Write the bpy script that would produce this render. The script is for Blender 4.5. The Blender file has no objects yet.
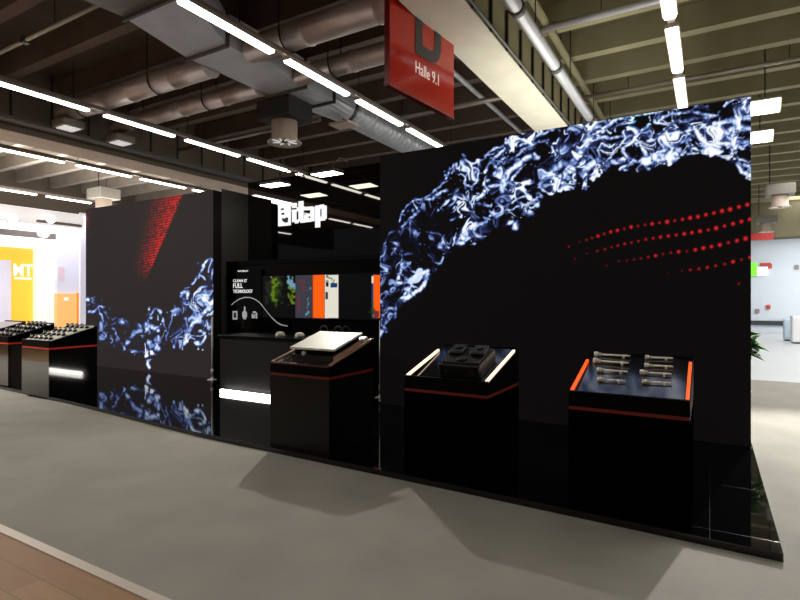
import bpy, math, random
import numpy as np
from mathutils import Vector, Matrix

C = bpy.context.scene.collection
random.seed(7)
rng = np.random.RandomState(11)

# ------------------------------------------------------------------ camera frame (also used to lay out the flat printed / LED art)
FPX, CX, HY, EYE = 530.0, 400.0, 299.0, 1.55
YAW = math.radians(30.3)
FW = np.array([-math.sin(YAW), math.cos(YAW), 0.0])
RT = np.array([math.cos(YAW), math.sin(YAW), 0.0])
def ray(px, py):
    return FW + RT * ((px - CX) / FPX) + np.array([0, 0, (HY - py) / FPX])
def on_y(px, py, Y):
    d = ray(px, py); t = Y / d[1]
    return d[0] * t, EYE + d[2] * t            # X, Z
def on_x(px, py, X):
    d = ray(px, py); t = X / d[0]
    return d[1] * t, EYE + d[2] * t            # Y, Z
def on_z(px, py, Z):
    d = ray(px, py); t = (Z - EYE) / d[2]
    return d[0] * t, d[1] * t
def on_plane(px, py, p0, n):
    d = ray(px, py); o = np.array([0, 0, EYE])
    t = np.dot(np.array(p0) - o, n) / np.dot(d, n)
    return o + d * t

# ------------------------------------------------------------------ materials
MATS = {}
def srgb(r, g, b):
    f = lambda c: (c / 12.92 if c <= 0.04045 else ((c + 0.055) / 1.055) ** 2.4)
    return tuple(f(c / 255.0) for c in (r, g, b))
def mat(name, col, rough=0.5, metal=0.0, emit=None, estr=0.0, noise=0.0, nscale=8.0, bump=0.0, bscale=60.0, ior=1.5, coat=0.0):
    m = bpy.data.materials.new(name); m.use_nodes = True
    nt = m.node_tree; b = nt.nodes['Principled BSDF']
    c = srgb(*col)
    b.inputs['Base Color'].default_value = (*c, 1)
    b.inputs['Roughness'].default_value = rough
    b.inputs['Metallic'].default_value = metal
    b.inputs['IOR'].default_value = ior
    if coat: b.inputs['Coat Weight'].default_value = coat; b.inputs['Coat Roughness'].default_value = 0.03
    if emit:
        b.inputs['Emission Color'].default_value = (*srgb(*emit), 1)
        b.inputs['Emission Strength'].default_value = estr
    if noise > 0 or bump > 0:
        tc = nt.nodes.new('ShaderNodeTexCoord')
        if noise > 0:
            n = nt.nodes.new('ShaderNodeTexNoise'); n.inputs['Scale'].default_value = nscale; n.inputs['Detail'].default_value = 5
            nt.links.new(tc.outputs['Object'], n.inputs['Vector'])
            r = nt.nodes.new('ShaderNodeValToRGB')
            r.color_ramp.elements[0].position = 0.25; r.color_ramp.elements[1].position = 0.75
            r.color_ramp.elements[0].color = (*[max(0, x * (1 - noise)) for x in c], 1)
            r.color_ramp.elements[1].color = (*[min(1, x * (1 + noise)) for x in c], 1)
            nt.links.new(n.outputs['Fac'], r.inputs['Fac'])
            nt.links.new(r.outputs['Color'], b.inputs['Base Color'])
        if bump > 0:
            n2 = nt.nodes.new('ShaderNodeTexNoise'); n2.inputs['Scale'].default_value = bscale; n2.inputs['Detail'].default_value = 3
            nt.links.new(tc.outputs['Object'], n2.inputs['Vector'])
            bp = nt.nodes.new('ShaderNodeBump'); bp.inputs['Strength'].default_value = bump; bp.inputs['Distance'].default_value = 0.01
            nt.links.new(n2.outputs['Fac'], bp.inputs['Height'])
            nt.links.new(bp.outputs['Normal'], b.inputs['Normal'])
    MATS[name] = m
    return m
LAMP = 10.0
M = dict(
    carpet=mat('carpet', (150, 147, 138), 0.95, noise=0.10, nscale=2.2, bump=0.5, bscale=240),
    pale_floor=mat('pale floor', (196, 200, 204), 0.35, noise=0.04, nscale=1.0),
    strip=mat('aluminium strip', (215, 205, 195), 0.35, 0.6),
    gloss=mat('gloss black floor', (5, 5, 6), 0.035, ior=1.7),
    mirror=mat('black mirror glass', (4, 4, 5), 0.02, ior=1.75),
    black=mat('satin black', (9, 9, 9), 0.3, ior=1.3),
    gloss_side=mat('gloss black lacquer', (7, 7, 8), 0.05, ior=1.55),
    plinth=mat('black lacquer plinth', (4, 4, 4), 0.5, ior=1.08), plinth_c=mat('dark lacquer plinth', (16, 15, 14), 0.28, ior=1.35), plinth_far=mat('mirror black lacquer', (14, 13, 13), 0.06, ior=2.0),
    matt=mat('matt black', (10, 9, 9), 0.7, ior=1.3),
    panel_dark=mat('dark grey panel', (30, 29, 30), 0.45, ior=1.35),
    redstripe=mat('red edge strip', (190, 44, 28), 0.4, emit=(190, 40, 22), estr=0.22),
    redstripe_dim=mat('dark red edge strip', (80, 18, 12), 0.4, emit=(120, 16, 10), estr=0.10),
    bar_warm=mat('warm light bar', (255, 225, 200), 0.4, emit=(255, 214, 185), estr=1.6),
    bar_orange=mat('orange light bar', (255, 90, 20), 0.4, emit=(255, 84, 20), estr=1.0),
    bar_bronze=mat('bronze edge bar', (190, 150, 125), 0.3, 0.3), rim_bronze=mat('dark bronze rim', (88, 64, 58), 0.25, 0.5),
    led=mat('white strip light', (255, 255, 255), 0.4, emit=(255, 250, 240), estr=13.0),
    tray=mat('glossy tray panel', (10, 10, 12), 0.10, ior=2.6),
    white=mat('white plastic', (208, 206, 192), 0.45),
    silver=mat('brushed steel', (232, 228, 212), 0.4, 0.0),
    chrome=mat('chrome', (196, 196, 194), 0.35, 0.2),
    darksteel=mat('dark steel', (60, 60, 62), 0.3, 0.8),
    anod=mat('black anodised metal', (30, 29, 28), 0.32, 0.3, noise=0.3, nscale=30),
    brown=mat('brown-lit concrete', (84, 70, 63), 0.9, noise=0.22, nscale=1.5),  # brown and olive bay concretes have the lighting's colour cast painted in
    brown_rib=mat('brown-lit concrete rib', (108, 92, 84), 0.9, noise=0.15, nscale=2),
    olive=mat('olive-lit concrete', (100, 93, 70), 0.9, noise=0.12, nscale=1.5),
    olive_rib=mat('olive-lit concrete rib', (150, 142, 112), 0.9, noise=0.12, nscale=2),
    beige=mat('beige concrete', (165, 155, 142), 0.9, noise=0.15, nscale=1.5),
    beam=mat('shaded olive beam side', (140, 132, 100), 0.9, noise=0.10, nscale=2), soffit=mat('lit beam soffit', (226, 220, 204), 0.9, noise=0.10, nscale=2), soffit_pink=mat('lit pinkish beam soffit', (222, 204, 190), 0.9, noise=0.1, nscale=2), grey_return=mat('grey return wall', (62, 61, 60), .4),  # dark beam sides and bright soffits put shade and light into colour
    beam_pink=mat('shaded pinkish concrete beam', (112, 101, 88), 0.9, noise=0.10, nscale=2),
    galv=mat('galvanised duct', (204, 208, 216), 0.36, 0.3, noise=0.12, nscale=3),
    galv_dark=mat('dull galvanised steel', (120, 120, 116), 0.4, 0.6, noise=0.15, nscale=4),
    duct_pink=mat('wrapped duct', (186, 172, 168), 0.36, 0.35, noise=0.15, nscale=3),
    flange=mat('duct flange', (92, 92, 90), 0.45, 0.6),
    pipe=mat('painted pipe', (205, 205, 212), 0.3, 0.3),
    tray_grey=mat('cable tray steel', (98, 97, 94), 0.5, 0.5),
    hanger=mat('dark hanger', (25, 24, 22), 0.6),
    rail=mat('light rail', (150, 138, 130), 0.4, 0.4),
    lamp=mat('lamp tube', (255, 255, 255), 0.4, emit=(255, 247, 234), estr=LAMP),
    lamp_far=mat('flood lens', (255, 255, 255), 0.4, emit=(255, 252, 225), estr=14),
    housing=mat('lamp housing', (170, 165, 158), 0.5),
    housing_dark=mat('black lamp housing', (20, 20, 20), 0.5),
    diffuser_warm=mat('diffuser paint', (200, 182, 168), 0.5),
    grey_box=mat('grey box paint', (124, 120, 110), 0.5),
    signred=mat('glossy red sign', (196, 36, 14), 0.16, ior=1.5, coat=0.4),
    signred_dark=mat('dark red sign edge', (112, 14, 12), 0.3),
    signgrey=mat('dark grey lettering', (62, 58, 58), 0.4),
    signwhite=mat('white lettering', (240, 225, 215), 0.5, emit=(240, 225, 215), estr=0.35),
    logo=mat('lit logo', (90, 90, 90), 0.6, emit=(255, 255, 255), estr=.95),
    logo_cut=mat('logo cut-out', (12, 12, 12), 0.5),
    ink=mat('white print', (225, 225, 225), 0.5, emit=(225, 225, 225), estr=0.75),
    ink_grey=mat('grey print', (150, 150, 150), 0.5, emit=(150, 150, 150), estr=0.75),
    b_white=mat('stand white', (244, 242, 242), 0.6, emit=(250, 246, 250), estr=0.45),  # stand paints glow to imitate bright lighting on them
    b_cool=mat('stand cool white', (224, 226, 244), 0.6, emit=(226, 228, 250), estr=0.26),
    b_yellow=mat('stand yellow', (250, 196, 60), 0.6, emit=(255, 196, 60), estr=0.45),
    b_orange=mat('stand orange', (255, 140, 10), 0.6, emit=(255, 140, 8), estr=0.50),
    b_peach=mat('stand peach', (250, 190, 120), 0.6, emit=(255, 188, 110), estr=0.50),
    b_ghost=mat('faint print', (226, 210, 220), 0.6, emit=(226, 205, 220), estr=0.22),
    grey_shadow=mat('fascia slot shadow', (120, 112, 108), 0.7),
    wallfar=mat('far wall paint', (205, 214, 222), 0.7, noise=0.03, nscale=1),
    darkline=mat('dark rail', (45, 50, 52), 0.5),
    exitgreen=mat('exit sign green', (110, 215, 40), 0.5, emit=(110, 220, 40), estr=0.8),
    red=mat('red paint', (190, 50, 45), 0.5),
    leaf=mat('plant leaf', (44, 96, 22), 0.8, noise=0.3, nscale=9),
    pot=mat('plant pot', (200, 200, 198), 0.5),
    soil=mat('potting soil', (50, 36, 26), 0.9),
    binwhite=mat('white appliance', (235, 238, 240), 0.4),
    binblue=mat('pale blue appliance', (196, 215, 230), 0.4),
)
MATS['satin black'].node_tree.nodes['Principled BSDF'].inputs['Specular IOR Level'].default_value = 0.12
MATS['black lacquer plinth'].node_tree.nodes['Principled BSDF'].inputs['Specular IOR Level'].default_value = 0.0
# reflection colours (flat picture painted on the recess panel)
for nm, col, e in (('disp_black', (8, 8, 9), 1), ('disp_green', (38, 62, 14), .8), ('disp_green2', (92, 120, 18), .8), ('disp_grey', (62, 62, 72), .9),
                   ('disp_blue', (120, 165, 200), .8), ('disp_orange', (255, 92, 10), 1.0), ('disp_cream', (226, 222, 206), .95), ('disp_navy', (10, 60, 115), .9),
                   ('disp_red', (120, 40, 48), .7), ('disp_dim', (30, 34, 28), .9), ('disp_spot', (190, 215, 180), .9)):
    M[nm] = mat(nm.replace('disp_', 'reflection '), (6, 6, 6), 0.25, emit=col, estr=e)

def wood_mat():
    m = bpy.data.materials.new('wood plank floor'); m.use_nodes = True; nt = m.node_tree; b = nt.nodes['Principled BSDF']
    tc = nt.nodes.new('ShaderNodeTexCoord')
    br = nt.nodes.new('ShaderNodeTexBrick'); br.inputs['Scale'].default_value = 1.0
    br.inputs['Brick Width'].default_value = 1.6; br.inputs['Row Height'].default_value = 0.16; br.inputs['Mortar Size'].default_value = 0.002
    br.inputs['Color1'].default_value = (*srgb(176, 138, 100), 1); br.inputs['Color2'].default_value = (*srgb(160, 122, 86), 1); br.inputs['Mortar'].default_value = (*srgb(120, 90, 62), 1)
    nt.links.new(tc.outputs['Object'], br.inputs['Vector'])
    mp = nt.nodes.new('ShaderNodeMapping'); mp.inputs['Scale'].default_value = (1.2, 14, 1); nt.links.new(tc.outputs['Object'], mp.inputs['Vector'])
    n = nt.nodes.new('ShaderNodeTexNoise'); n.inputs['Scale'].default_value = 2.5; n.inputs['Detail'].default_value = 6; nt.links.new(mp.outputs['Vector'], n.inputs['Vector'])
    mx = nt.nodes.new('ShaderNodeMix'); mx.data_type = 'RGBA'; mx.blend_type = 'MULTIPLY'; mx.inputs['Factor'].default_value = 0.35
    nt.links.new(br.outputs['Color'], mx.inputs['A']); nt.links.new(n.outputs['Color'], mx.inputs['B'])
    nt.links.new(mx.outputs['Result'], b.inputs['Base Color']); b.inputs['Roughness'].default_value = 0.45
    return m
M['wood'] = wood_mat()

def gloss_tiles():
    m = bpy.data.materials.new('gloss black floor tiles'); m.use_nodes = True; nt = m.node_tree; b = nt.nodes['Principled BSDF']
    tc = nt.nodes.new('ShaderNodeTexCoord')
    br = nt.nodes.new('ShaderNodeTexBrick'); br.offset = 0.0; br.inputs['Scale'].default_value = 1.0
    br.inputs['Brick Width'].default_value = 1.0; br.inputs['Row Height'].default_value = 1.0; br.inputs['Mortar Size'].default_value = 0.003
    br.inputs['Color1'].default_value = (0.0015, 0.0015, 0.002, 1); br.inputs['Color2'].default_value = (0.0015, 0.0015, 0.002, 1); br.inputs['Mortar'].default_value = (0.006, 0.006, 0.006, 1)
    nt.links.new(tc.outputs['Object'], br.inputs['Vector'])
    nt.links.new(br.outputs['Color'], b.inputs['Base Color'])
    mr = nt.nodes.new('ShaderNodeMapRange'); mr.inputs['To Min'].default_value = 0.035; mr.inputs['To Max'].default_value = 0.15
    nt.links.new(br.outputs['Fac'], mr.inputs['Value']); nt.links.new(mr.outputs['Result'], b.inputs['Roughness'])
    b.inputs['IOR'].default_value = 1.6
    return m
M['platform'] = gloss_tiles()

def led_mat():
    m = bpy.data.materials.new('LED wall picture'); m.use_nodes = True; nt = m.node_tree; b = nt.nodes['Principled BSDF']
    a = nt.nodes.new('ShaderNodeVertexColor'); a.layer_name = 'art'
    nt.links.new(a.outputs['Color'], b.inputs['Emission Color'])
    b.inputs['Emission Strength'].default_value = 1.0
    b.inputs['Base Color'].default_value = (0.001, 0.001, 0.001, 1); b.inputs['Roughness'].default_value = 0.6
    b.inputs['Specular IOR Level'].default_value = 0.06
    return m
M['ledart'] = led_mat()

# ------------------------------------------------------------------ mesh builder (all coordinates are world coordinates)
ORG = {}
class MB:
    def __init__(s): s.v = []; s.f = []; s.smooth = []
    def add(s, vs, fs, smooth=False):
        n = len(s.v); s.v += [tuple(map(float, p)) for p in vs]
        s.f += [tuple(i + n for i in f) for f in fs]; s.smooth += [smooth] * len(fs); return s
    def box(s, x0, x1, y0, y1, z0, z1, bev=0.0):
        if x1 < x0: x0, x1 = x1, x0
        if y1 < y0: y0, y1 = y1, y0
        if z1 < z0: z0, z1 = z1, z0
        if bev <= 0:
            vs = [(x, y, z) for z in (z0, z1) for y in (y0, y1) for x in (x0, x1)]
            return s.add(vs, [(0, 2, 3, 1), (4, 5, 7, 6), (0, 1, 5, 4), (2, 6, 7, 3), (0, 4, 6, 2), (1, 3, 7, 5)])
        b = min(bev, (x1 - x0) / 2.01, (y1 - y0) / 2.01, (z1 - z0) / 2.01)
        # chamfered box from stacked octagonal rings
        def ringp(z, ins):
            a0, a1, c0, c1 = x0 + ins, x1 - ins, y0 + ins, y1 - ins
            return [(a0 + b, c0, z), (a1 - b, c0, z), (a1, c0 + b, z), (a1, c1 - b, z), (a1 - b, c1, z), (a0 + b, c1, z), (a0, c1 - b, z), (a0, c0 + b, z)]
        rings = [ringp(z0, b * .6), ringp(z0 + b, 0), ringp(z1 - b, 0), ringp(z1, b * .6)]
        vs = sum(rings, []); fs = [tuple(reversed(range(8)))]
        for k in range(3):
            for i in range(8): fs.append((k * 8 + i, k * 8 + (i + 1) % 8, (k + 1) * 8 + (i + 1) % 8, (k + 1) * 8 + i))
        fs.append(tuple(range(24, 32)))
        return s.add(vs, fs)
    def quad(s, a, b, c, d): return s.add([a, b, c, d], [(0, 1, 2, 3)])
    def prism(s, poly, off):      # poly: list of 3D points, off: extrusion vector
        n = len(poly); o = np.array(off)
        vs = [tuple(p) for p in poly] + [tuple(np.array(p) + o) for p in poly]
        fs = [tuple(range(n)), tuple(reversed(range(n, 2 * n)))] + [(i, i + n, (i + 1) % n + n, (i + 1) % n) for i in range(n)]
        return s.add(vs, [tuple(reversed(f)) for f in fs])
    def tube(s, pts, r, seg=12, caps=True, smooth=True):
        pts = [np.array(p, float) for p in pts]; rs = r if isinstance(r, (list, tuple)) else [r] * len(pts)
        vs = []; fs = []; up = None
        for i, p in enumerate(pts):
            t = pts[min(i + 1, len(pts) - 1)] - pts[max(i - 1, 0)]; t /= np.linalg.norm(t)
            if up is None:
                up = np.array([0, 0, 1.0]) if abs(t[2]) < .9 else np.array([1.0, 0, 0])
            a = np.cross(t, up); a /= np.linalg.norm(a); b = np.cross(a, t); up = b
            for k in range(seg):
                w = 2 * math.pi * k / seg
                vs.append(p + (a * math.cos(w) + b * math.sin(w)) * rs[i])
        for i in range(len(pts) - 1):
            for k in range(seg):
                fs.append((i * seg + k, i * seg + (k + 1) % seg, (i + 1) * seg + (k + 1) % seg, (i + 1) * seg + k))
        s.add(vs, fs, smooth)
        if caps:
            n = len(s.v) - len(vs)
            s.f.append(tuple(n + k for k in reversed(range(seg)))); s.smooth.append(False)
            s.f.append(tuple(n + (len(pts) - 1) * seg + k for k in range(seg))); s.smooth.append(False)
        return s
    def lathe(s, c, prof, seg=20):   # prof: (radius, z offset) list, vertical axis
        return s.tube([(c[0], c[1], c[2] + z + i * 1e-6) for i, (r, z) in enumerate(prof)], [max(r, 1e-4) for r, z in prof], seg) if all(prof[i + 1][1] > prof[i][1] for i in range(len(prof) - 1)) else s._lathe(c, prof, seg)
    def _lathe(s, c, prof, seg):
        vs = []; fs = []
        for r, z in prof:
            for k in range(seg):
                w = 2 * math.pi * k / seg; vs.append((c[0] + r * math.cos(w), c[1] + r * math.sin(w), c[2] + z))
        for i in range(len(prof) - 1):
            for k in range(seg): fs.append((i * seg + k, i * seg + (k + 1) % seg, (i + 1) * seg + (k + 1) % seg, (i + 1) * seg + k))
        fs.append(tuple(reversed(range(seg)))); fs.append(tuple((len(prof) - 1) * seg + k for k in range(seg)))
        return s.add(vs, fs, True)
    def xform(s, mtx):
        s.v = [tuple(mtx @ Vector(p)) for p in s.v]; return s
    def build(s, name, m, parent=None, origin=None):
        me = bpy.data.meshes.new(name)
        if parent is not None: og = ORG[parent.name]
        else: og = tuple(origin) if origin is not None else tuple(np.mean(np.array(s.v), axis=0) * np.array([1, 1, 0]) + np.array([0, 0, min(p[2] for p in s.v)]))
        og = np.array(og, float)
        me.from_pydata([tuple(np.array(p) - og) for p in s.v], [], s.f); me.update()
        me.polygons.foreach_set('use_smooth', s.smooth)
        me.materials.append(m)
        o = bpy.data.objects.new(name, me); C.objects.link(o)
        if parent is not None: o.parent = parent
        else: o.location = og
        ORG[o.name] = tuple(og)
        return o
def tag(o, label, cat, group=None):
    o['label'] = label; o['category'] = cat
    if group: o['group'] = group
    return o
def thing(name, loc, label, cat, group=None):
    o = bpy.data.objects.new(name, None); C.objects.link(o); o.location = loc; o.empty_display_size = .2
    ORG[o.name] = tuple(loc)
    return tag(o, label, cat, group)
def struct(o, label=None):
    o['kind'] = 'structure'
    if label: o['label'] = label
    return o
def box(*a, **k): return MB().box(*a, **k)
def tube(*a, **k): return MB().tube(*a, **k)
def copy_thing(src, name, loc, label=None, group=None, rot=None):
    r = src.copy(); C.objects.link(r); r.location = loc; ORG[r.name] = tuple(loc)
    if label: r['label'] = label
    if group: r['group'] = group
    if rot is not None: r.rotation_euler = rot
    for ch in list(src.children):
        c = ch.copy(); C.objects.link(c); c.parent = r
        for g in list(ch.children):
            d = g.copy(); C.objects.link(d); d.parent = c
    return r
def text_mesh(body, size, depth=0.004, bold=0.0, spacing=1.0):
    cu = bpy.data.curves.new('txt', 'FONT'); cu.body = body; cu.size = size; cu.extrude = depth; cu.offset = bold; cu.space_character = spacing
    o = bpy.data.objects.new('txt', cu); C.objects.link(o)
    dg = bpy.context.evaluated_depsgraph_get(); me = bpy.data.meshes.new_from_object(o.evaluated_get(dg))
    vs = [v.co.copy() for v in me.vertices]; fs = [tuple(p.vertices) for p in me.polygons]
    bpy.data.objects.remove(o); bpy.data.curves.remove(cu); bpy.data.meshes.remove(me)
    return vs, fs
def text(body, size, mtx, depth=0.004, bold=0.0, fitw=None, fith=None, spacing=1.0):
    vs, fs = text_mesh(body, size, depth, bold, spacing)
    x0 = min(v.x for v in vs); x1 = max(v.x for v in vs); y0 = min(v.y for v in vs); y1 = max(v.y for v in vs)
    sx = fitw / (x1 - x0) if fitw else 1; sy = fith / (y1 - y0) if fith else 1
    mb = MB(); mb.add([mtx @ Vector(((v.x - x0) * sx, (v.y - y0) * sy, v.z)) for v in vs], fs); return mb
def face_minus_y(x, y, z): return Matrix.Translation((x, y, z)) @ Matrix.Rotation(math.pi / 2, 4, 'X')
def face_plus_x(x, y, z): return Matrix.Translation((x, y, z)) @ Matrix.Rotation(math.pi / 2, 4, 'Z') @ Matrix.Rotation(math.pi / 2, 4, 'X')

# ================================================================== SETTING
CEIL = 6.4
struct(box(-30, 14, 1.76, 12.2, -.05, 0).build('floor', M['carpet']), 'grey carpet')
struct(box(-30, 14, -14, 1.70, -.05, 0).build('floor', M['wood']), 'wood plank floor')
struct(box(-30, 14, 12.2, 31, -.05, 0).build('floor', M['pale_floor']), 'pale glossy floor')
struct(box(-30, 14, 1.70, 1.76, -.05, .004).build('trim_1', M['strip']), 'light metal strip between carpet and wood floor')
# glossy platform
P_edge = [(.375, 3.83), (-1.5, 3.90), (-4.94, 4.00), (-8.1, 4.28), (-10.8, 4.42), (-14.2, 4.55)]
pl = [(x, y, 0.0) for x, y in P_edge] + [(-14.2, 8.4, 0.0), (.375, 8.4, 0.0)]
struct(MB().prism(list(reversed(pl)), (0, 0, .05)).build('floor_platform', M['platform'], origin=(0, 0, 0)), 'low glossy black platform')
PZ = .05
# ceiling slabs per bay, ribs across each bay
bays = [(-22.5, -13.2, 'beige', 'beige'), (-12.4, -3.08, 'brown', 'brown_rib'), (-2.45, 7.0, 'olive', 'olive_rib')]  # bay tints imitate the brown and olive cast of the light
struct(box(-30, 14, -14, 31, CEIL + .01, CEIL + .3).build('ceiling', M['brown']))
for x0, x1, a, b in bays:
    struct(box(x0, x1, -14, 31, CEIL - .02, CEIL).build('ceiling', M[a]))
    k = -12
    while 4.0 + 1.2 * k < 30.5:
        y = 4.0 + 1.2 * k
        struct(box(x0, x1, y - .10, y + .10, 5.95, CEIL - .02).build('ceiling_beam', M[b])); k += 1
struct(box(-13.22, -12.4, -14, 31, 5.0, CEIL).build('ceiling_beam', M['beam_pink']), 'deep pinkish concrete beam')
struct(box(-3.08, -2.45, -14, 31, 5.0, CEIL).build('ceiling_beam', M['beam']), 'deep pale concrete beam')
struct(box(-3.09, -2.44, -14, 31, 4.985, 5.0).build('lit_soffit_1', M['soffit']), 'concrete beam underside coloured bright as if lit')
struct(box(-13.23, -12.39, -14, 31, 4.985, 5.0).build('lit_soffit_2', M['soffit_pink']), 'pinkish beam underside coloured bright as if lit')
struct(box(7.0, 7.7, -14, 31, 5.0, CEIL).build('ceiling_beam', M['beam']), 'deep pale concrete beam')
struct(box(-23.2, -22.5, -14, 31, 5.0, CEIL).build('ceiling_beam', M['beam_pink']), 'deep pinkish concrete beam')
# far walls
struct(box(-30, 14, 30.5, 30.7, 0, CEIL).build('wall_back', M['wallfar']), 'pale blue-grey far wall')
struct(box(-30.2, -30, -14, 31, 0, CEIL).build('wall_left', M['wallfar']))
struct(box(-4, 14, 29.2, 30.5, 4.35, CEIL).build('ceiling_beam', M['olive']), 'olive soffit over the far wall')
struct(box(-4, 4.2, 30.38, 30.5, .32, .52).build('baseboard_back', M['darkline']), 'dark rail along the far wall')
struct(box(4.0, 14, 30.46, 30.5, 2.95, 3.0).build('trim_2', M['darkline']))

# recess walls of the stand
MY = 7.7
RX0, RX1 = -8.06, -4.09
struct(box(RX0, -3.6, MY, MY + .12, 2.27, 3.9).build('wall_back', M['mirror']), 'glossy black mirror header above the recess')
IY = 7.16
struct(box(RX0, -4.09, IY, MY, PZ, 2.27).build('wall_back', M['black']), 'black lower back wall of the recess')
struct(box(RX0 - .14, RX0, 7.03, MY + .12, PZ, 3.66).build('wall_left', M['grey_return']), 'dark grey return wall of the recess')
struct(box(-4.09, -3.95, 6.64, MY, PZ, 3.6).build('wall_right', M['black']), 'black return wall of the recess')
struct(box(RX0, -4.09, IY - .02, IY, 2.19, 2.27).build('lip_and_slot_shadow_3', M['gloss_side']), 'black lip along the lower back wall')

# ================================================================== LED WALL PICTURES
def vnoise(x, y, seed):
    r = np.random.RandomState(seed).rand(64, 64)
    xi = np.floor(x).astype(int); yi = np.floor(y).astype(int); fx = x - xi; fy = y - yi
    fx = fx * fx * (3 - 2 * fx); fy = fy * fy * (3 - 2 * fy)
    g = lambda a, b: r[a % 64, b % 64]
    return (g(xi, yi) * (1 - fx) + g(xi + 1, yi) * fx) * (1 - fy) + (g(xi, yi + 1) * (1 - fx) + g(xi + 1, yi + 1) * fx) * fy
def ridged(x, y, seed, p):
    n = vnoise(x, y, seed) * .65 + vnoise(x * 2.1, y * 2.1, seed + 1) * .35
    return np.clip(1 - np.abs(n - .5) * 2 * 1.8, 0, 1) ** p
def inpoly(px, py, poly):
    r = np.zeros(px.shape, bool); n = len(poly)
    for i in range(n):
        x0, y0 = poly[i]; x1, y1 = poly[(i + 1) % n]
        if y0 == y1: continue
        c = ((y0 > py) != (y1 > py)) & (px < (x1 - x0) * (py - y0) / (y1 - y0) + x0)
        r ^= c
    return r
def blur(a, n):
    for _ in range(n):
        a = (np.roll(a, 1, 0) + 2 * a + np.roll(a, -1, 0)) / 4; a = (np.roll(a, 1, 1) + 2 * a + np.roll(a, -1, 1)) / 4
    return a
class Canvas:
    def __init__(s, x0, y0, x1, y1, sc):
        s.x0, s.y0, s.sc = x0, y0, sc
        s.px, s.py = np.meshgrid(np.arange(int((x1 - x0) * sc)) / sc + x0, np.arange(int((y1 - y0) * sc)) / sc + y0)
        s.i = np.zeros(s.px.shape); s.rgb = None
    def stroke(s, pts, w, val, mode='max'):
        # smooth the polyline, then distance to its segments
        P = np.array(pts, float)
        if len(P) > 2:
            for _ in range(2):
                Q = [P[0]]
                for a, b in zip(P[:-1], P[1:]): Q += [a * .75 + b * .25, a * .25 + b * .75]
                P = np.array(Q + [P[-1]])
        pad = w * 1.6 + 4
        c0 = max(int((P[:, 0].min() - pad - s.x0) * s.sc), 0); c1 = int((P[:, 0].max() + pad - s.x0) * s.sc) + 1
        r0 = max(int((P[:, 1].min() - pad - s.y0) * s.sc), 0); r1 = int((P[:, 1].max() + pad - s.y0) * s.sc) + 1
        qx, qy = s.px[r0:r1, c0:c1], s.py[r0:r1, c0:c1]
        if qx.size == 0: return
        D = np.full(qx.shape, 1e9)
        for (ax, ay), (bx, by) in zip(P[:-1], P[1:]):
            dx, dy = bx - ax, by - ay; L = dx * dx + dy * dy + 1e-9
            t = np.clip(((qx - ax) * dx + (qy - ay) * dy) / L, 0, 1)
            D = np.minimum(D, (qx - ax - t * dx) ** 2 + (qy - ay - t * dy) ** 2)
        jit = .45 + 1.0 * vnoise(qx * .35, qy * .35, len(pts) * 7 + int(pts[0][0]))
        a = val * jit.clip(0, 1.15) * np.exp(-(D / (w * .55) ** 2) ** 1.2)
        s.i[r0:r1, c0:c1] = np.maximum(s.i[r0:r1, c0:c1], a)
    def sample(s, arr, px, py):
        u = np.clip((px - s.x0) * s.sc, 0, s.px.shape[1] - 1.001); v = np.clip((py - s.y0) * s.sc, 0, s.px.shape[0] - 1.001)
        ui = np.minimum(u.astype(int), s.px.shape[1] - 2); vi = np.minimum(v.astype(int), s.px.shape[0] - 2); fu = (u - ui)[:, None]; fv = (v - vi)[:, None]
        return (arr[vi, ui] * (1 - fu) + arr[vi, ui + 1] * fu) * (1 - fv) + (arr[vi + 1, ui] * (1 - fu) + arr[vi + 1, ui + 1] * fu) * fv
def ramp(i):
    st = [(0, (0, 0, 0)), (.16, (16, 17, 34)), (.34, (50, 60, 108)), (.55, (108, 134, 196)), (.76, (182, 206, 242)), (1, (246, 251, 255)), (1.3, (255, 255, 255))]
    xs = [a for a, _ in st]
    return np.stack([np.interp(i, xs, [c[k] for _, c in st]) for k in range(3)], -1)
def lin(c):
    c = np.clip(c / 255.0, 0, 1); return np.where(c <= .04045, c / 12.92, ((c + .055) / 1.055) ** 2.4)

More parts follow.
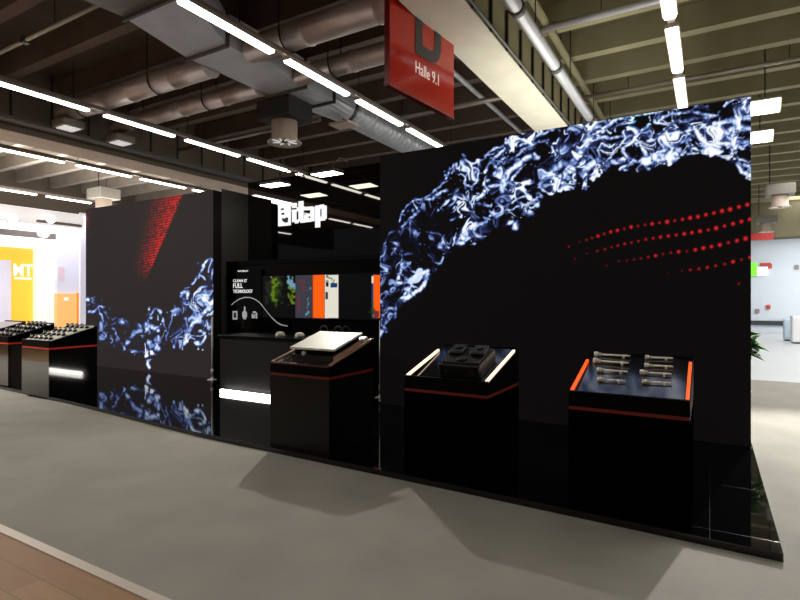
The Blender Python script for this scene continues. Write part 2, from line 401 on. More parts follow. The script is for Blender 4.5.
def sstep(x, a, b):
    t = np.clip((x - a) / (b - a), 0, 1); return t * t * (3 - 2 * t)
def water(cv, poly, ang, strokes, dens, seed, holes=(), gap=.44):
    ew = [(vnoise(cv.px / 5.5, cv.py / 5.5, seed + k) - .5) * 9 + (vnoise(cv.px / 2.2, cv.py / 2.2, seed + k + 60) - .5) * 4 for k in (50, 51)]
    mb = blur(inpoly(cv.px + ew[0], cv.py + ew[1], poly).astype(float), 3)
    cxs = np.array([p[0] for p in ang], float); cys = np.array([p[1] for p in ang], float)
    arc = np.concatenate([[0], np.cumsum(np.hypot(np.diff(cxs), np.diff(cys)))])
    wx = (vnoise(cv.px / 10, cv.py / 10, seed) - .5) * 15; wy = (vnoise(cv.px / 10, cv.py / 10, seed + 3) - .5) * 15
    wx = wx + (vnoise((cv.px + wx) / 4.5, (cv.py + wy) / 4.5, seed + 4) - .5) * 6; wy = wy + (vnoise((cv.px + wx) / 4.5, (cv.py + wy) / 4.5, seed + 6) - .5) * 6
    qx, qy = cv.px + wx, cv.py + wy
    sl = np.gradient(np.interp(qx[0] * 0 + cv.px[0], cxs, cys), cv.px[0])[None, :]
    v2 = (qy - np.interp(qx, cxs, cys)) / np.sqrt(1 + sl * sl); u2 = np.interp(qx, cxs, arc) + v2 * sl * .6
    # sheets of water: bright marbled patches with dark gaps between them
    patch = vnoise(u2 / 19, v2 / 11, seed + 20) * .6 + vnoise(u2 / 8, v2 / 6, seed + 21) * .4
    n = vnoise(u2 / 17, v2 / 9, seed + 5) + .45 * vnoise(u2 / 7, v2 / 5, seed + 8)
    marble = (.5 + .5 * np.sin(n * 2 * math.pi * 2.6)) ** 1.7
    edge = np.exp(-((patch - gap) / .035) ** 2)
    d = dens(cv.px, cv.py)
    body = sstep(patch, gap - .03, gap + .16)
    base = mb * np.clip(d, 0, 1.25) * (body * (.20 + 1.0 * marble * (.55 + .8 * vnoise(u2 / 12, v2 / 9, seed + 31))) + .55 * edge * vnoise(cv.px / 8, cv.py / 8, seed + 33))
    fl = vnoise(qx / 2.6, qy / 2.2, seed + 44)
    base += mb * d * .75 * sstep(fl, .80, .95) * (1 - body)          # droplets in the gaps
    for (hx, hy, hr) in holes:
        base *= 1 - .85 * np.exp(-(((cv.px + ew[0] - hx) ** 2 + (cv.py + ew[1] - hy) ** 2) / hr ** 2) ** 1.5)
    cv.i = np.zeros(cv.px.shape)
    sx, sy = cv.px, cv.py
    cv.px, cv.py = sx + ew[0] * .28, sy + ew[1] * .28
    for pts, w, val in strokes:
        if len(pts) == 1: pts = [pts[0], (pts[0][0] + .6, pts[0][1] + .8)]
        cv.stroke(pts, w, val)
    cv.px, cv.py = sx, sy
    vein = .45 + .95 * vnoise(u2 / 4.2, v2 / 2.6, seed + 40)
    cv.i = np.maximum(base, cv.i * np.clip(vein, .35, 1.1))

def led_mesh(name, X0, X1, Y, Z0, Z1, nx, nz, cv, bg, parent):
    xs = np.linspace(X0, X1, nx); zs = np.linspace(Z0, Z1, nz)
    gx, gz = np.meshgrid(xs, zs); gx = gx.ravel(); gz = gz.ravel()
    d = FW[0] * gx + FW[1] * Y; l = RT[0] * gx + RT[1] * Y
    px = CX + FPX * l / d; py = HY - FPX * (gz - EYE) / d
    col = cv.sample(cv.rgb, px, py)
    c = lin(np.maximum(col, np.array(bg)))
    og = np.array(ORG[parent.name])
    co = np.stack([gx, np.full(gx.shape, Y), gz], -1) - og
    i, j = np.meshgrid(np.arange(nx - 1), np.arange(nz - 1)); a = (j * nx + i).ravel()
    F = np.stack([a, a + 1, a + nx + 1, a + nx], -1)
    me = bpy.data.meshes.new(name)
    me.vertices.add(len(co)); me.vertices.foreach_set('co', co.ravel().astype(np.float32))
    me.loops.add(F.size); me.loops.foreach_set('vertex_index', F.ravel().astype(np.int32))
    me.polygons.add(len(F)); me.polygons.foreach_set('loop_start', (np.arange(len(F)) * 4).astype(np.int32))
    me.update(calc_edges=True); me.validate()
    at = me.color_attributes.new('art', 'FLOAT_COLOR', 'POINT')
    at.data.foreach_set('color', np.concatenate([c, np.ones((len(c), 1))], 1).ravel().astype(np.float32))
    me.materials.append(M['ledart'])
    o = bpy.data.objects.new(name, me); C.objects.link(o); o.parent = parent
    return o

# ---- big wall
RW = (-4.09, .361, 6.43, PZ, 3.6)
rw = thing('led_wall', ((RW[0] + RW[1]) / 2, 6.53, PZ), 'large black LED wall with a sweeping water splash and rows of red dots, behind two display plinths', 'LED wall', 'LED walls of the stand')
box(RW[0], RW[1], 6.436, 6.64, RW[3], RW[4]).build('wall_body', M['matt'], rw)
cv = Canvas(370, 86, 762, 352, 3)
poly = [(376, 342), (376, 262), (380, 248), (384, 236), (392, 231), (399, 222), (403, 209), (412, 200), (424, 197), (436, 188), (442, 178), (452, 165), (462, 158), (463, 153), (470, 161), (483, 161), (495, 148), (505, 142), (515, 138), (522, 133), (540, 129), (553, 127), (572, 122), (600, 117), (615, 111), (650, 106), (690, 102), (697, 102), (720, 108), (725, 104), (737, 96), (758, 90),
        (758, 182), (742, 177), (738, 164), (722, 157), (705, 154), (690, 155), (668, 162), (652, 167), (640, 167), (612, 168), (600, 173), (588, 181), (586, 191), (583, 187), (570, 189), (557, 193), (545, 194), (540, 201), (533, 216), (520, 224), (500, 226), (483, 237), (470, 247), (455, 246), (444, 259), (433, 271), (428, 282), (415, 298), (400, 306), (392, 317)]
ang = [(360, 345), (378, 300), (400, 262), (430, 235), (460, 210), (500, 186), (540, 165), (580, 151), (620, 142), (660, 135), (700, 131), (770, 138)]
def dens(px, py): return np.interp(px, [376, 430, 470, 520, 560, 760], [.65, .65, 1.0, 1.1, 1.2, 1.2])
S = [([(383, 262), (384, 245), (388, 235), (395, 232)], 2, .45), ([(400, 222), (404, 208), (413, 200), (425, 198), (436, 190), (446, 178), (456, 163)], 2.2, .75), ([(425, 199), (432, 200), (440, 193), (447, 190)], 3.2, .8),
     ([(402, 228), (410, 218), (420, 210)], 3, .65), ([(410, 238), (409, 225), (414, 216)], 2.2, .5), ([(397, 284), (401, 270), (404, 262), (410, 263)], 3.2, .95), ([(404, 260), (411, 270), (418, 275)], 2.2, .7),
     ([(397, 284), (408, 280), (420, 274), (427, 270)], 4.5, .95), ([(404, 299), (412, 295), (422, 288), (428, 274)], 4.5, 1.05), ([(400, 300), (412, 285)], 3.5, .8), ([(383, 310), (395, 308), (395, 318)], 3, .6), ([(378, 338), (385, 325), (391, 316)], 3.5, .65), ([(381, 325), (384, 314)], 2.5, .55),
     ([(392, 255), (397, 246)], 2.4, .45), ([(383, 268), (385, 255)], 3, .4), ([(431, 237)], 5, .75), ([(440, 246)], 5, .85), ([(434, 262), (438, 264), (443, 258)], 3, .65), ([(427, 232), (436, 233), (445, 238)], 2, .5),
     ([(460, 243), (466, 233), (476, 226)], 7, 1.1), ([(466, 240), (472, 235), (483, 236)], 4.5, .75), ([(476, 226), (486, 221)], 4, .7),
     ([(463, 154), (468, 163), (480, 163), (492, 150), (505, 145), (515, 139)], 2.4, .9), ([(464, 182), (468, 172), (476, 167), (480, 175), (474, 186), (466, 186), (464, 180)], 2.4, .85), ([(470, 178), (476, 172)], 3.5, .55), ([(468, 166), (464, 178), (466, 192)], 2, .6),
     ([(485, 173), (490, 163), (497, 156), (505, 148)], 2.8, 1.0), ([(498, 163), (502, 158), (507, 156), (505, 163), (498, 164)], 2.2, .75), ([(495, 173)], 4, .85), ([(478, 200), (483, 192), (490, 186), (500, 185)], 3.4, .95), ([(480, 198), (488, 190)], 2, .7),
     ([(502, 190), (506, 174), (515, 166), (522, 162), (530, 155), (537, 157)], 6, .95), ([(508, 182), (518, 172), (523, 166)], 2.5, .85), ([(462, 195), (470, 202), (480, 205), (490, 205)], 2.4, .65), ([(488, 218), (500, 208), (515, 200), (525, 197)], 2.4, .9), ([(505, 211), (520, 206), (537, 200)], 2.4, .8),
     ([(515, 225)], 7, 1.15), ([(509, 222), (515, 222)], 4, .9), ([(530, 213)], 6, 1.0), ([(536, 204)], 5, .85), ([(540, 184), (548, 176), (556, 167), (565, 163), (575, 170)], 6, 1.0), ([(540, 187), (552, 184), (562, 183)], 3.6, 1.0), ([(545, 178), (560, 176)], 5, .75),
     ([(520, 146), (530, 140), (545, 132), (553, 130)], 3.2, .75), ([(510, 160), (522, 150), (535, 143), (548, 140)], 3, .6), ([(550, 172), (560, 150), (572, 130)], 2, .55), ([(562, 178), (573, 162), (584, 148), (590, 135), (598, 122)], 7, .85), ([(582, 175), (590, 165), (600, 160)], 6, .85), ([(586, 189), (586, 176)], 2.4, .8),
     ([(590, 130), (600, 124), (606, 132), (597, 133)], 4.5, 1.0), ([(605, 128), (620, 117), (640, 113), (655, 112)], 4, 1.05), ([(600, 138), (620, 138), (640, 133), (650, 125)], 3, .8), ([(612, 130), (620, 124), (634, 122)], 2.5, .75), ([(598, 150), (606, 143), (616, 148), (610, 160), (600, 158), (599, 148)], 2.2, .85),
     ([(623, 150), (634, 139), (641, 144), (646, 156)], 3.6, 1.1), ([(622, 151), (632, 160), (645, 161)], 3, .9), ([(645, 161), (655, 158), (665, 158), (674, 156)], 9, 1.25), ([(612, 162), (625, 159)], 5, 1.0), ([(655, 155), (668, 148), (680, 150)], 5, .9),
     ([(655, 113), (675, 108), (697, 104)], 2.4, .9), ([(655, 121), (675, 113), (690, 112), (718, 115)], 3, .8), ([(668, 124), (690, 119), (715, 115)], 4, .6), ([(648, 142), (660, 136), (680, 133), (692, 130)], 3, .8), ([(660, 148), (676, 142), (690, 140)], 5, .65), ([(690, 128), (684, 140), (690, 148)], 2.4, .7),
     ([(678, 151), (690, 153), (699, 154)], 2.2, .95), ([(703, 154), (711, 154)], 2, 1.05), ([(714, 154), (720, 156), (727, 160)], 2.4, 1.1), ([(693, 127), (702, 140), (711, 147), (719, 139), (719, 125)], 4, 1.1), ([(706, 126), (703, 136), (708, 144)], 2.4, .9), ([(700, 143), (708, 148)], 4, .8),
     ([(724, 107), (732, 100), (738, 97), (752, 98)], 2.4, 1.0), ([(738, 108), (752, 109)], 10, .5), ([(712, 127), (725, 121), (740, 118), (752, 117)], 5, .9), ([(726, 133), (736, 126), (752, 130)], 7, .85), ([(728, 137), (738, 142), (752, 141)], 4, .9), ([(735, 128), (733, 138)], 3, 1.0), ([(728, 147), (740, 147), (750, 144)], 3, .75),
     ([(738, 164), (742, 172), (752, 177)], 5, .9), ([(744, 164), (752, 168)], 4, .8), ([(730, 153), (738, 158)], 2, .5)]
holes = [(425, 225, 13), (408, 250, 10), (445, 215, 10), (398, 300, 0.1), (533, 178, 9), (492, 176, 8), (600, 148, 4), (636, 152, 6), (570, 138, 8), (690, 146, 4), (725, 113, 8), (412, 262, 5), (420, 255, 9), (444, 228, 8), (535, 190, 7), (680, 126, 5), (728, 150, 6)]
water(cv, poly, ang, S, dens, 3, holes)
cv.rgb = ramp(cv.i)
# a breath of turquoise in the brightest crest
tq = np.exp(-(((cv.px - 640) / 9) ** 2 + ((cv.py - 119) / 6) ** 2)); cv.rgb += tq[..., None] * np.array([0, 70, 60]) * (cv.i[..., None] > .2)
dots = [(2.5, [(36, 190), (80, 172), (108, 163), (130, 155), (155, 147), (180, 138), (207, 130), (234, 124), (262, 118), (290, 110), (318, 106), (347, 101), (376, 97), (406, 93), (437, 89), (468, 84), (500, 79), (531, 73), (563, 68), (595, 60), (628, 53), (661, 45), (694, 38), (730, 28), (764, 19)], [.35, .2, .4, .45, .8, .55, .8, .85, .5, .9, .5, .5, .9, .6, 1.2, .6, .8, 1.1, 1.0, .9, .9, 1.2, 1.3, 1.0, 1.1]),
        (2, [(60, 240), (108, 218), (152, 208), (183, 201), (210, 193), (236, 186), (264, 179), (292, 174), (320, 168), (350, 161), (380, 156), (410, 151), (442, 147), (474, 143), (507, 138), (538, 133), (571, 127), (605, 122), (637, 115), (671, 106), (706, 97), (740, 88), (774, 79)], [.2, .15, .45, .5, .4, .55, .6, .5, .5, .6, .6, .8, .8, .7, 1.0, .9, 1.1, .7, 1.25, .8, 1.05, 1.0, 1.0]),
        (2, [(190, 268), (240, 250), (272, 248), (302, 243), (330, 238), (360, 233), (390, 227), (420, 220), (452, 215), (484, 211), (518, 209), (552, 203), (585, 196), (618, 190), (652, 183), (687, 174), (722, 166), (757, 157)], [.15, .25, .25, .35, .4, .5, .8, .4, .5, .9, .4, .9, 1.1, .9, 1.1, .7, 1.0, 1.3]),
        (2, [(440, 300), (498, 290), (532, 285), (567, 281), (601, 275), (635, 268), (672, 262), (706, 252), (740, 243), (775, 234)], [.12, .2, .55, .6, .7, .6, .55, 1.0, .5, .8]), (2, [(730, 341)], [.4])]
for _, pts, sz in dots:
    for (x, y), k in zip(pts, sz):
        X, Y = 560 + x / 4.08, 200 + y / 4.08; r = .85 + 1.25 * k
        c0 = int((X - 6 - cv.x0) * cv.sc); r0 = int((Y - 6 - cv.y0) * cv.sc); W = slice(r0, r0 + 36), slice(c0, c0 + 36)
        g = np.exp(-(((cv.px[W] - X) ** 2 + (cv.py[W] - Y) ** 2) / (r * r)) ** 1.3) * min(1.0, .35 + .75 * k)
        cv.rgb[W] = np.maximum(cv.rgb[W], g[..., None] * np.array([232, 24 + 14 * k, 44]))
led_mesh('screen', RW[0], RW[1], 6.43, RW[3], RW[4], 520, 400, cv, (12, 10, 10), rw)

# ---- left wall
LW = (-12.3, -8.06, 6.83, PZ, 3.6)
lw = thing('led_wall', ((LW[0] + LW[1]) / 2, 6.93, PZ), 'dark LED wall with a fading red hatch and scattered water droplets, beyond the recess', 'LED wall', 'LED walls of the stand')
box(LW[0], LW[1], 6.836, 7.03, LW[3], LW[4]).build('wall_body', M['matt'], lw)
cv = Canvas(80, 180, 220, 385, 5)
poly = [(84, 297), (92, 296), (100, 301), (110, 318), (125, 318), (140, 325), (152, 305), (160, 305), (166, 325), (172, 303), (182, 291), (192, 287), (198, 265), (208, 257), (216, 260), (216, 335), (200, 347), (192, 338), (180, 350), (166, 345), (155, 357), (150, 370), (146, 357), (130, 355), (115, 345), (104, 342), (95, 315), (84, 314)]
S = [([(88, 300)], 5, .8), ([(98, 308), (102, 318), (102, 326)], 2.2, .7), ([(90, 313), (96, 309), (105, 306)], 3, .7), ([(102, 337)], 6, .6), ([(104, 312), (108, 318)], 2.2, .6), ([(121, 322)], 6, .75), ([(112, 328), (118, 338), (124, 349)], 2.4, .7), ([(116, 340)], 4, .6), ([(126, 345), (132, 335), (140, 330)], 5, .7), ([(145, 326)], 8, .9),
     ([(150, 318), (156, 307), (161, 312)], 4, .75), ([(150, 325), (158, 330)], 5, .8), ([(163, 318), (165, 326)], 2.4, .6), ([(150, 345)], 7, 1.0), ([(158, 338), (157, 348)], 6, .95), ([(133, 351), (142, 352)], 3, .7), ([(149, 361), (149, 367)], 4.5, .95), ([(164, 344), (170, 328), (175, 305)], 2, .65), ([(176, 310)], 7, .75), ([(182, 293), (189, 291), (187, 300), (181, 296)], 4, .95), ([(189, 303), (195, 308)], 4, .7),
     ([(204, 292), (203, 302), (207, 298)], 6, .95), ([(198, 278), (201, 268), (208, 260)], 3, .8), ([(211, 259)], 3.4, .9), ([(212, 270), (211, 280)], 2.6, .7), ([(184, 344), (189, 330), (197, 319), (211, 307)], 4.4, .85), ([(194, 342), (203, 345), (206, 336), (200, 331)], 3.4, 1.0), ([(174, 347), (176, 336), (181, 332)], 3.2, .8), ([(209, 330), (212, 324)], 4, .7), ([(195, 318), (205, 322)], 3, .6)]
water(cv, poly, [(70, 290), (84, 300), (110, 325), (150, 342), (175, 325), (195, 305), (225, 270)], S, lambda a, b: np.interp(a, [84, 130, 150, 170, 214], [.55, .7, 1.05, .75, .95]), 50, [(178, 322, 8), (110, 330, 3), (192, 312, 4), (204, 312, 4)])
cv.rgb = ramp(cv.i)
# red hatch: fine rows of dashes, dense along its slanted right edge, dissolving to the left
tt = np.clip((cv.py - 192) / 95, 0, 1)
xr = 186 - 42 * tt; wl = 50 - 30 * tt
q = (xr - cv.px) / wl
rows = .5 + .5 * np.cos((cv.py + .178 * (cv.px - 150)) * 2 * math.pi / 2.6)
cols = vnoise(cv.px * .9, np.floor((cv.py + .178 * cv.px) / 2.6) * 3.1, 77)
a = (q > 0) * (q < 1) * np.clip(1 - q, 0, 1) ** 1.1 * np.clip(q * 14, 0, 1) * (cv.py > 186) * np.clip((288 - cv.py) / 26, 0, 1)
a = a * (.35 + .65 * rows) * np.clip(.35 + 1.2 * cols, 0, 1.1) * np.clip(1.3 - q * .5, 0, 1)
a2 = np.clip(1 - (cv.px - 84) / 13, 0, 1) * np.clip((262 - cv.py) / 50, 0, 1) * vnoise(cv.px * .8, cv.py * .8, 91) ** 1.2 * .95
cv.rgb = np.maximum(cv.rgb, np.maximum(a * 1.15, a2)[..., None] * np.array([236, 44, 28]))
led_mesh('screen', LW[0], LW[1], 6.83, LW[3], LW[4], 330, 280, cv, (43, 38, 37), lw)  # lifted background colour stands in for haze and reflection on this wall

# ================================================================== RECESS: logo, info panel, reflection panel, floods, counter
# logo sign
x0, z0 = on_y(277, 226, MY - .02); x1, z1 = on_y(326, 203, MY - .02)
def lp(u, v):  # crop coords of the logo -> wall X, Z
    return on_y(270 + u / 12.3, 195 + v / 12.3, MY - .02)
lg = thing('logo_sign', ((x0 + x1) / 2, MY, z0), 'lit white logo sign with a square emblem and four letters on the black header', 'sign')
LB = lp(95, 380); LT = lp(95, 140); ux = lambda u: lp(u, 250)[0]
def vz(v): return LT[1] + (LB[1] - LT[1]) * (v - 140) / 240.0
def lrect(mb, u0, u1, v0, v1, y0=MY - .010, y1=MY): return mb.box(ux(u0), ux(u1), y0, y1, vz(v1), vz(v0))
emb = lrect(MB(), 95, 248, 140, 385).build('emblem', M['logo'], lg)
for q in ((130, 168, 170, 190), (138, 172, 225, 250)): lrect(MB(), *q, MY - .013, MY - .0095).build('emblem_cutout', M['logo_cut'], emb)
cut = MB()
cut.prism([(ux(u), MY - .0135, vz(v)) for u, v in ((140, 285), (175, 300), (190, 285), (220, 290), (218, 345), (185, 350), (150, 325))], (0, .004, 0))
cut.build('emblem_cutout', M['logo_cut'], emb)
i_ = MB(); lrect(i_, 265, 322, 122, 180); lrect(i_, 265, 318, 200, 350); lrect(i_, 300, 345, 325, 368); i_.build('letter', M['logo'], lg)
t_ = MB(); lrect(t_, 345, 405, 108, 350); lrect(t_, 322, 430, 178, 222); lrect(t_, 370, 425, 325, 368); t_.build('letter', M['logo'], lg)
a_ = MB(); lrect(a_, 436, 520, 185, 225); lrect(a_, 490, 540, 195, 362); lrect(a_, 422, 500, 322, 366); lrect(a_, 415, 465, 275, 345); lrect(a_, 440, 505, 268, 298); a_.build('letter', M['logo'], lg)
p_ = MB(); lrect(p_, 550, 610, 182, 440); lrect(p_, 600, 660, 178, 225); lrect(p_, 630, 690, 195, 350); lrect(p_, 600, 670, 318, 366); p_.build('letter', M['logo'], lg)

# info panel (flat black glass board with white print)
def ip(u, v): return on_y(225 + u / 8.957, 268 + v / 8.957, IY - .05)
xa, za = ip(52, 560); xb, zb = ip(330, 5)
xc = ip(563, 0)[0]
inf = thing('info_panel', ((xa + xc) / 2, IY - .03, 1.0), 'black info board with white text lines, a curved line and three small icons', 'info board')
xm = on_y(261.5, 300, IY - .04)[0]; zm = on_y(275, 321.5, IY - .04)[1]
MB().prism([(xa, IY - .045, 1.0), (xc, IY - .045, 1.0), (xc, IY - .045, zm), (xm, IY - .045, zm), (xm, IY - .045, zb), (xa, IY - .045, zb)], (0, .044, 0)).build('board', M['gloss_side'], inf)
def irect(u0, u1, v0, v1): a = ip(u0, v1); b = ip(u1, v0); return MB().box(a[0], b[0], IY - .052, IY - .044, a[1], b[1])
# line of small print on top, then three lines of heading
for (body, u0, u1, v0, v1) in (('CLEAN', 72, 160, 100, 128), ('IT', 172, 196, 100, 128), ('FULL', 72, 158, 136, 180), ('TECHNOLOGY', 72, 246, 192, 224), ('WORLD', 112, 205, 18, 36)):
    a = ip(u0, v1); b = ip(u1, v0)
    text(body, .1, face_minus_y(a[0], IY - .047, a[1]), .003, .0018, b[0] - a[0], b[1] - a[1]).build('lettering', M['ink'], inf)
pts = [(58, 330), (90, 302), (130, 278), (175, 264), (220, 264), (265, 278), (310, 310), (345, 350), (385, 402), (425, 450), (465, 488), (505, 510), (560, 520)]
tube([(ip(u, v)[0], IY - .049, ip(u, v)[1]) for u, v in pts], .009, 8).build('curved_line', M['ink_grey'], inf)
def icon(parts):
    mb = MB()
    for (u0, u1, v0, v1) in parts:
        a = ip(u0, v1); b = ip(u1, v0); mb.box(a[0], b[0], IY - .052, IY - .044, a[1], b[1])
    return mb
icon([(68, 78, 385, 462), (100, 110, 385, 462), (78, 100, 385, 400), (78, 100, 445, 462)]).build('icon', M['ink_grey'], inf)
icon([(155, 195, 395, 440), (163, 187, 385, 458), (170, 182, 345, 385)]).build('icon', M['ink_grey'], inf)
icon([(240, 250, 410, 450), (275, 287, 400, 452), (250, 275, 388, 404), (255, 268, 415, 450)]).build('icon', M['ink_grey'], inf)

# wide flat panel with a reflection painted into its glow
DY = IY - .05
def dpt(px, py): return on_y(px, py, DY)
xa, za = dpt(262.5, 319); xb, zb = dpt(381, 274)
zA = dpt(320, 319)[1]; zB = dpt(320, 274)[1]
dis = thing('reflection_panel', ((xa + xb) / 2, IY, zA), 'black back-wall panel with a painted reflection of green plants and upright orange and cream stripes', 'reflection panel')
box(xa, RX1 - .004, DY, IY - .001, zA, zB).build('reflection_backing', M['gloss_side'], dis)
cd = Canvas(258, 268, 386, 326, 5); cd.rgb = np.zeros(cd.px.shape + (3,)) + 7
DC = dict(disp_black=(8, 8, 9), disp_green=(40, 66, 14), disp_green2=(98, 124, 20), disp_grey=(58, 58, 68), disp_blue=(112, 152, 184), disp_orange=(255, 96, 14), disp_cream=(226, 222, 206), disp_navy=(16, 62, 112), disp_red=(112, 44, 50), disp_dim=(32, 36, 30), disp_spot=(190, 215, 180))  # colours of the painted reflection
ztop = HY - FPX * (zB - EYE) / (FW[0] * dpt(320, 300)[0] + FW[1] * DY); zbot = HY - FPX * (zA - EYE) / (FW[0] * dpt(320, 300)[0] + FW[1] * DY)
fy = (cd.py - ztop) / (zbot - ztop)
for (p0, p1, q0, q1, m) in ((263, 285, .02, .98, 'disp_black'), (264, 282, .05, .62, 'disp_dim'), (270, 280, .12, .62, 'disp_green'), (272, 277, .22, .5, 'disp_green2'), (271.5, 274, .02, .1, 'disp_spot'),
          (288.5, 294.5, .08, .66, 'disp_green2'), (288.5, 294.5, .02, .34, 'disp_blue'), (295.5, 312.5, .02, .98, 'disp_grey'), (307.5, 309.5, .46, .84, 'disp_blue'), (299, 304.5, .14, .19, 'disp_red'), (303, 304.5, .19, .4, 'disp_red'), (298, 299.5, .45, .85, 'disp_red'),
          (313, 324.5, .02, .98, 'disp_orange'), (325, 338.5, .02, .98, 'disp_cream'), (325, 331, .04, .14, 'disp_dim'), (326, 328.5, .18, .28, 'disp_black'), (330.5, 337, .2, .3, 'disp_navy'), (325.5, 328, .4, .56, 'disp_grey'), (333, 334.5, .04, .14, 'disp_dim'), (338.6, 370, .02, .98, 'disp_black'),
          (371.5, 373.5, .02, .98, 'disp_navy'), (371.5, 373.5, .05, .2, 'disp_cream'), (373.5, 380, .02, .98, 'disp_orange'), (371.5, 376, .68, .9, 'disp_green'), (374, 379, .82, .97, 'disp_red')):
    soft = m.startswith('disp_green') or m in ('disp_dim', 'disp_blue', 'disp_spot')
    jx = (vnoise(cd.px / 3, cd.py / 3, 201) - .5) * (7 if soft else 0); jy = (vnoise(cd.px / 3, cd.py / 3, 202) - .5) * (.35 if soft else 0)
    k = ((cd.px + jx >= p0) & (cd.px + jx <= p1) & (fy + jy >= q0) & (fy + jy <= q1)).astype(float)
    if soft: k = blur(k, 4) * (.45 + .8 * vnoise(cd.px / 1.8, cd.py / 1.8, 203))
    cd.rgb = cd.rgb * (1 - np.clip(k, 0, 1)[..., None]) + np.clip(k, 0, 1)[..., None] * np.array(DC[m], float)
led_mesh('screen', xa + .01, RX1 - .012, DY - .004, zA + .012, zB - .012, 260, 100, cd, (7, 7, 8), dis)  # glowing face that carries the painted recess-wall reflection

# flood lamps on arms over the logo
def flood(px, py, label, w):
    X, Z = on_y(px, py, 7.15)
    t = thing('arm_floodlight', (X, MY + .06, 3.9), label, 'floodlight', 'floodlights over the logo')
    tube([(X, MY + .06, 3.9), (X, MY + .06, Z + .33), (X, 7.5, Z + .35), (X, 7.2, Z + .07)], .014, 8).build('arm', M['housing_dark'], t)
    h = MB().box(-w / 2, w / 2, -.15, .15, .0, .05, .01)
    R = Matrix.Translation((X, 7.15, Z)) @ Matrix.Rotation(math.radians(2), 4, 'X')
    h.xform(R).build('lamp_head', M['housing_dark'], t)
    MB().box(-w / 2 + .012, w / 2 - .012, -.138, .138, -.006, .001).xform(R).build('lens', M['lamp_far'], t)
flood(275, 185, 'slim arm floodlight above the emblem end of the logo', .5)
flood(327, 174, 'slim arm floodlight above the last letter of the logo', .5)

# counter in the recess
CYF = 5.9
ct = thing('counter', (-5.6, 6.2, PZ), 'low glossy black counter with a lit white base strip in the recess', 'counter')
box(-6.8, -4.45, CYF, 6.45, PZ + .10, .93).build('body', M['panel_dark'], ct)
box(-6.78, -4.47, CYF + .03, 6.43, PZ, PZ + .10).build('toe_kick', M['matt'], ct)
box(-6.84, -4.41, CYF - .03, 6.48, .93, .975, .008).build('worktop', M['black'], ct)
tube([(-6.72, CYF - .045, PZ + .034), (-5.54, CYF - .045, PZ + .034)], .033, 12).build('strip_light', M['led'], ct)
def at_counter(px, z=.975, Y=6.15): return on_y(px, 300, Y)[0]
for k, (px, lab) in enumerate(((282.5, 'white domed sample on the recess counter, nearest the curved line'), (302, 'white domed sample on the recess counter, under the green plants picture'))):
    X = at_counter(px); t = tag(MB()._lathe((X, 6.1, .975), [(.075, 0), (.075, .02), (.066, .05), (.045, .07), (.01, .078)], 20).build('white_dome', M['white']), lab, 'sample', 'white domes on the recess counter')
    t['category'] = 'sample'
for k, (px, lab) in enumerate(((324, 'dark ring on a stand behind the white panel, first of four along the counter'), (338, 'dark ring on a stand behind the white panel, second of four along the counter'), (351, 'dark ring on a stand behind the white panel, third of four along the counter'), (368, 'dark ring on a stand at the counter end beside the chrome post'))):
    X, Z = on_y(px, 331, 6.25); X = min(X, -4.56)
    t = thing('ring_sample', (X, 6.25, .975), lab, 'sample', 'dark rings on the recess counter')
    ring = [(X + .062 * math.cos(w), 6.25, .975 + .108 + .062 * math.sin(w)) for w in np.linspace(0, 2 * math.pi, 21)]
    tube(ring, .013, 8, caps=False).build('ring', M['darksteel'], t)
    box(X - .04, X + .04, 6.21, 6.29, .975, .99).build('foot', M['anod'], t)
    tube([(X, 6.25, .985), (X, 6.25, 1.035)], .012, 8).build('stem', M['anod'], t)

# chrome posts at the recess corners
for X, Y, H, lab in ((-7.98, 6.74, 1.17, 'slim chrome post at the corner between the left LED wall and the recess'), (-4.32, 6.80, 1.17, 'slim chrome post in the recess corner beside the large LED wall')):
    t = thing('barrier_post', (X, Y, PZ), lab.replace('the left LED wall', 'the red-hatched LED wall'), 'post', 'chrome posts of the recess')
    tube([(X, Y, PZ + .012), (X, Y, PZ + H)], .017, 12).build('pole', M['chrome'], t)
    MB()._lathe((X, Y, PZ), [(.085, 0), (.085, .008), (.03, .016), (.024, .05)], 20).build('base', M['chrome'], t)
    MB()._lathe((X, Y, PZ + .1), [(.024, 0), (.024, .1)], 14).build('collar', M['chrome'], t)

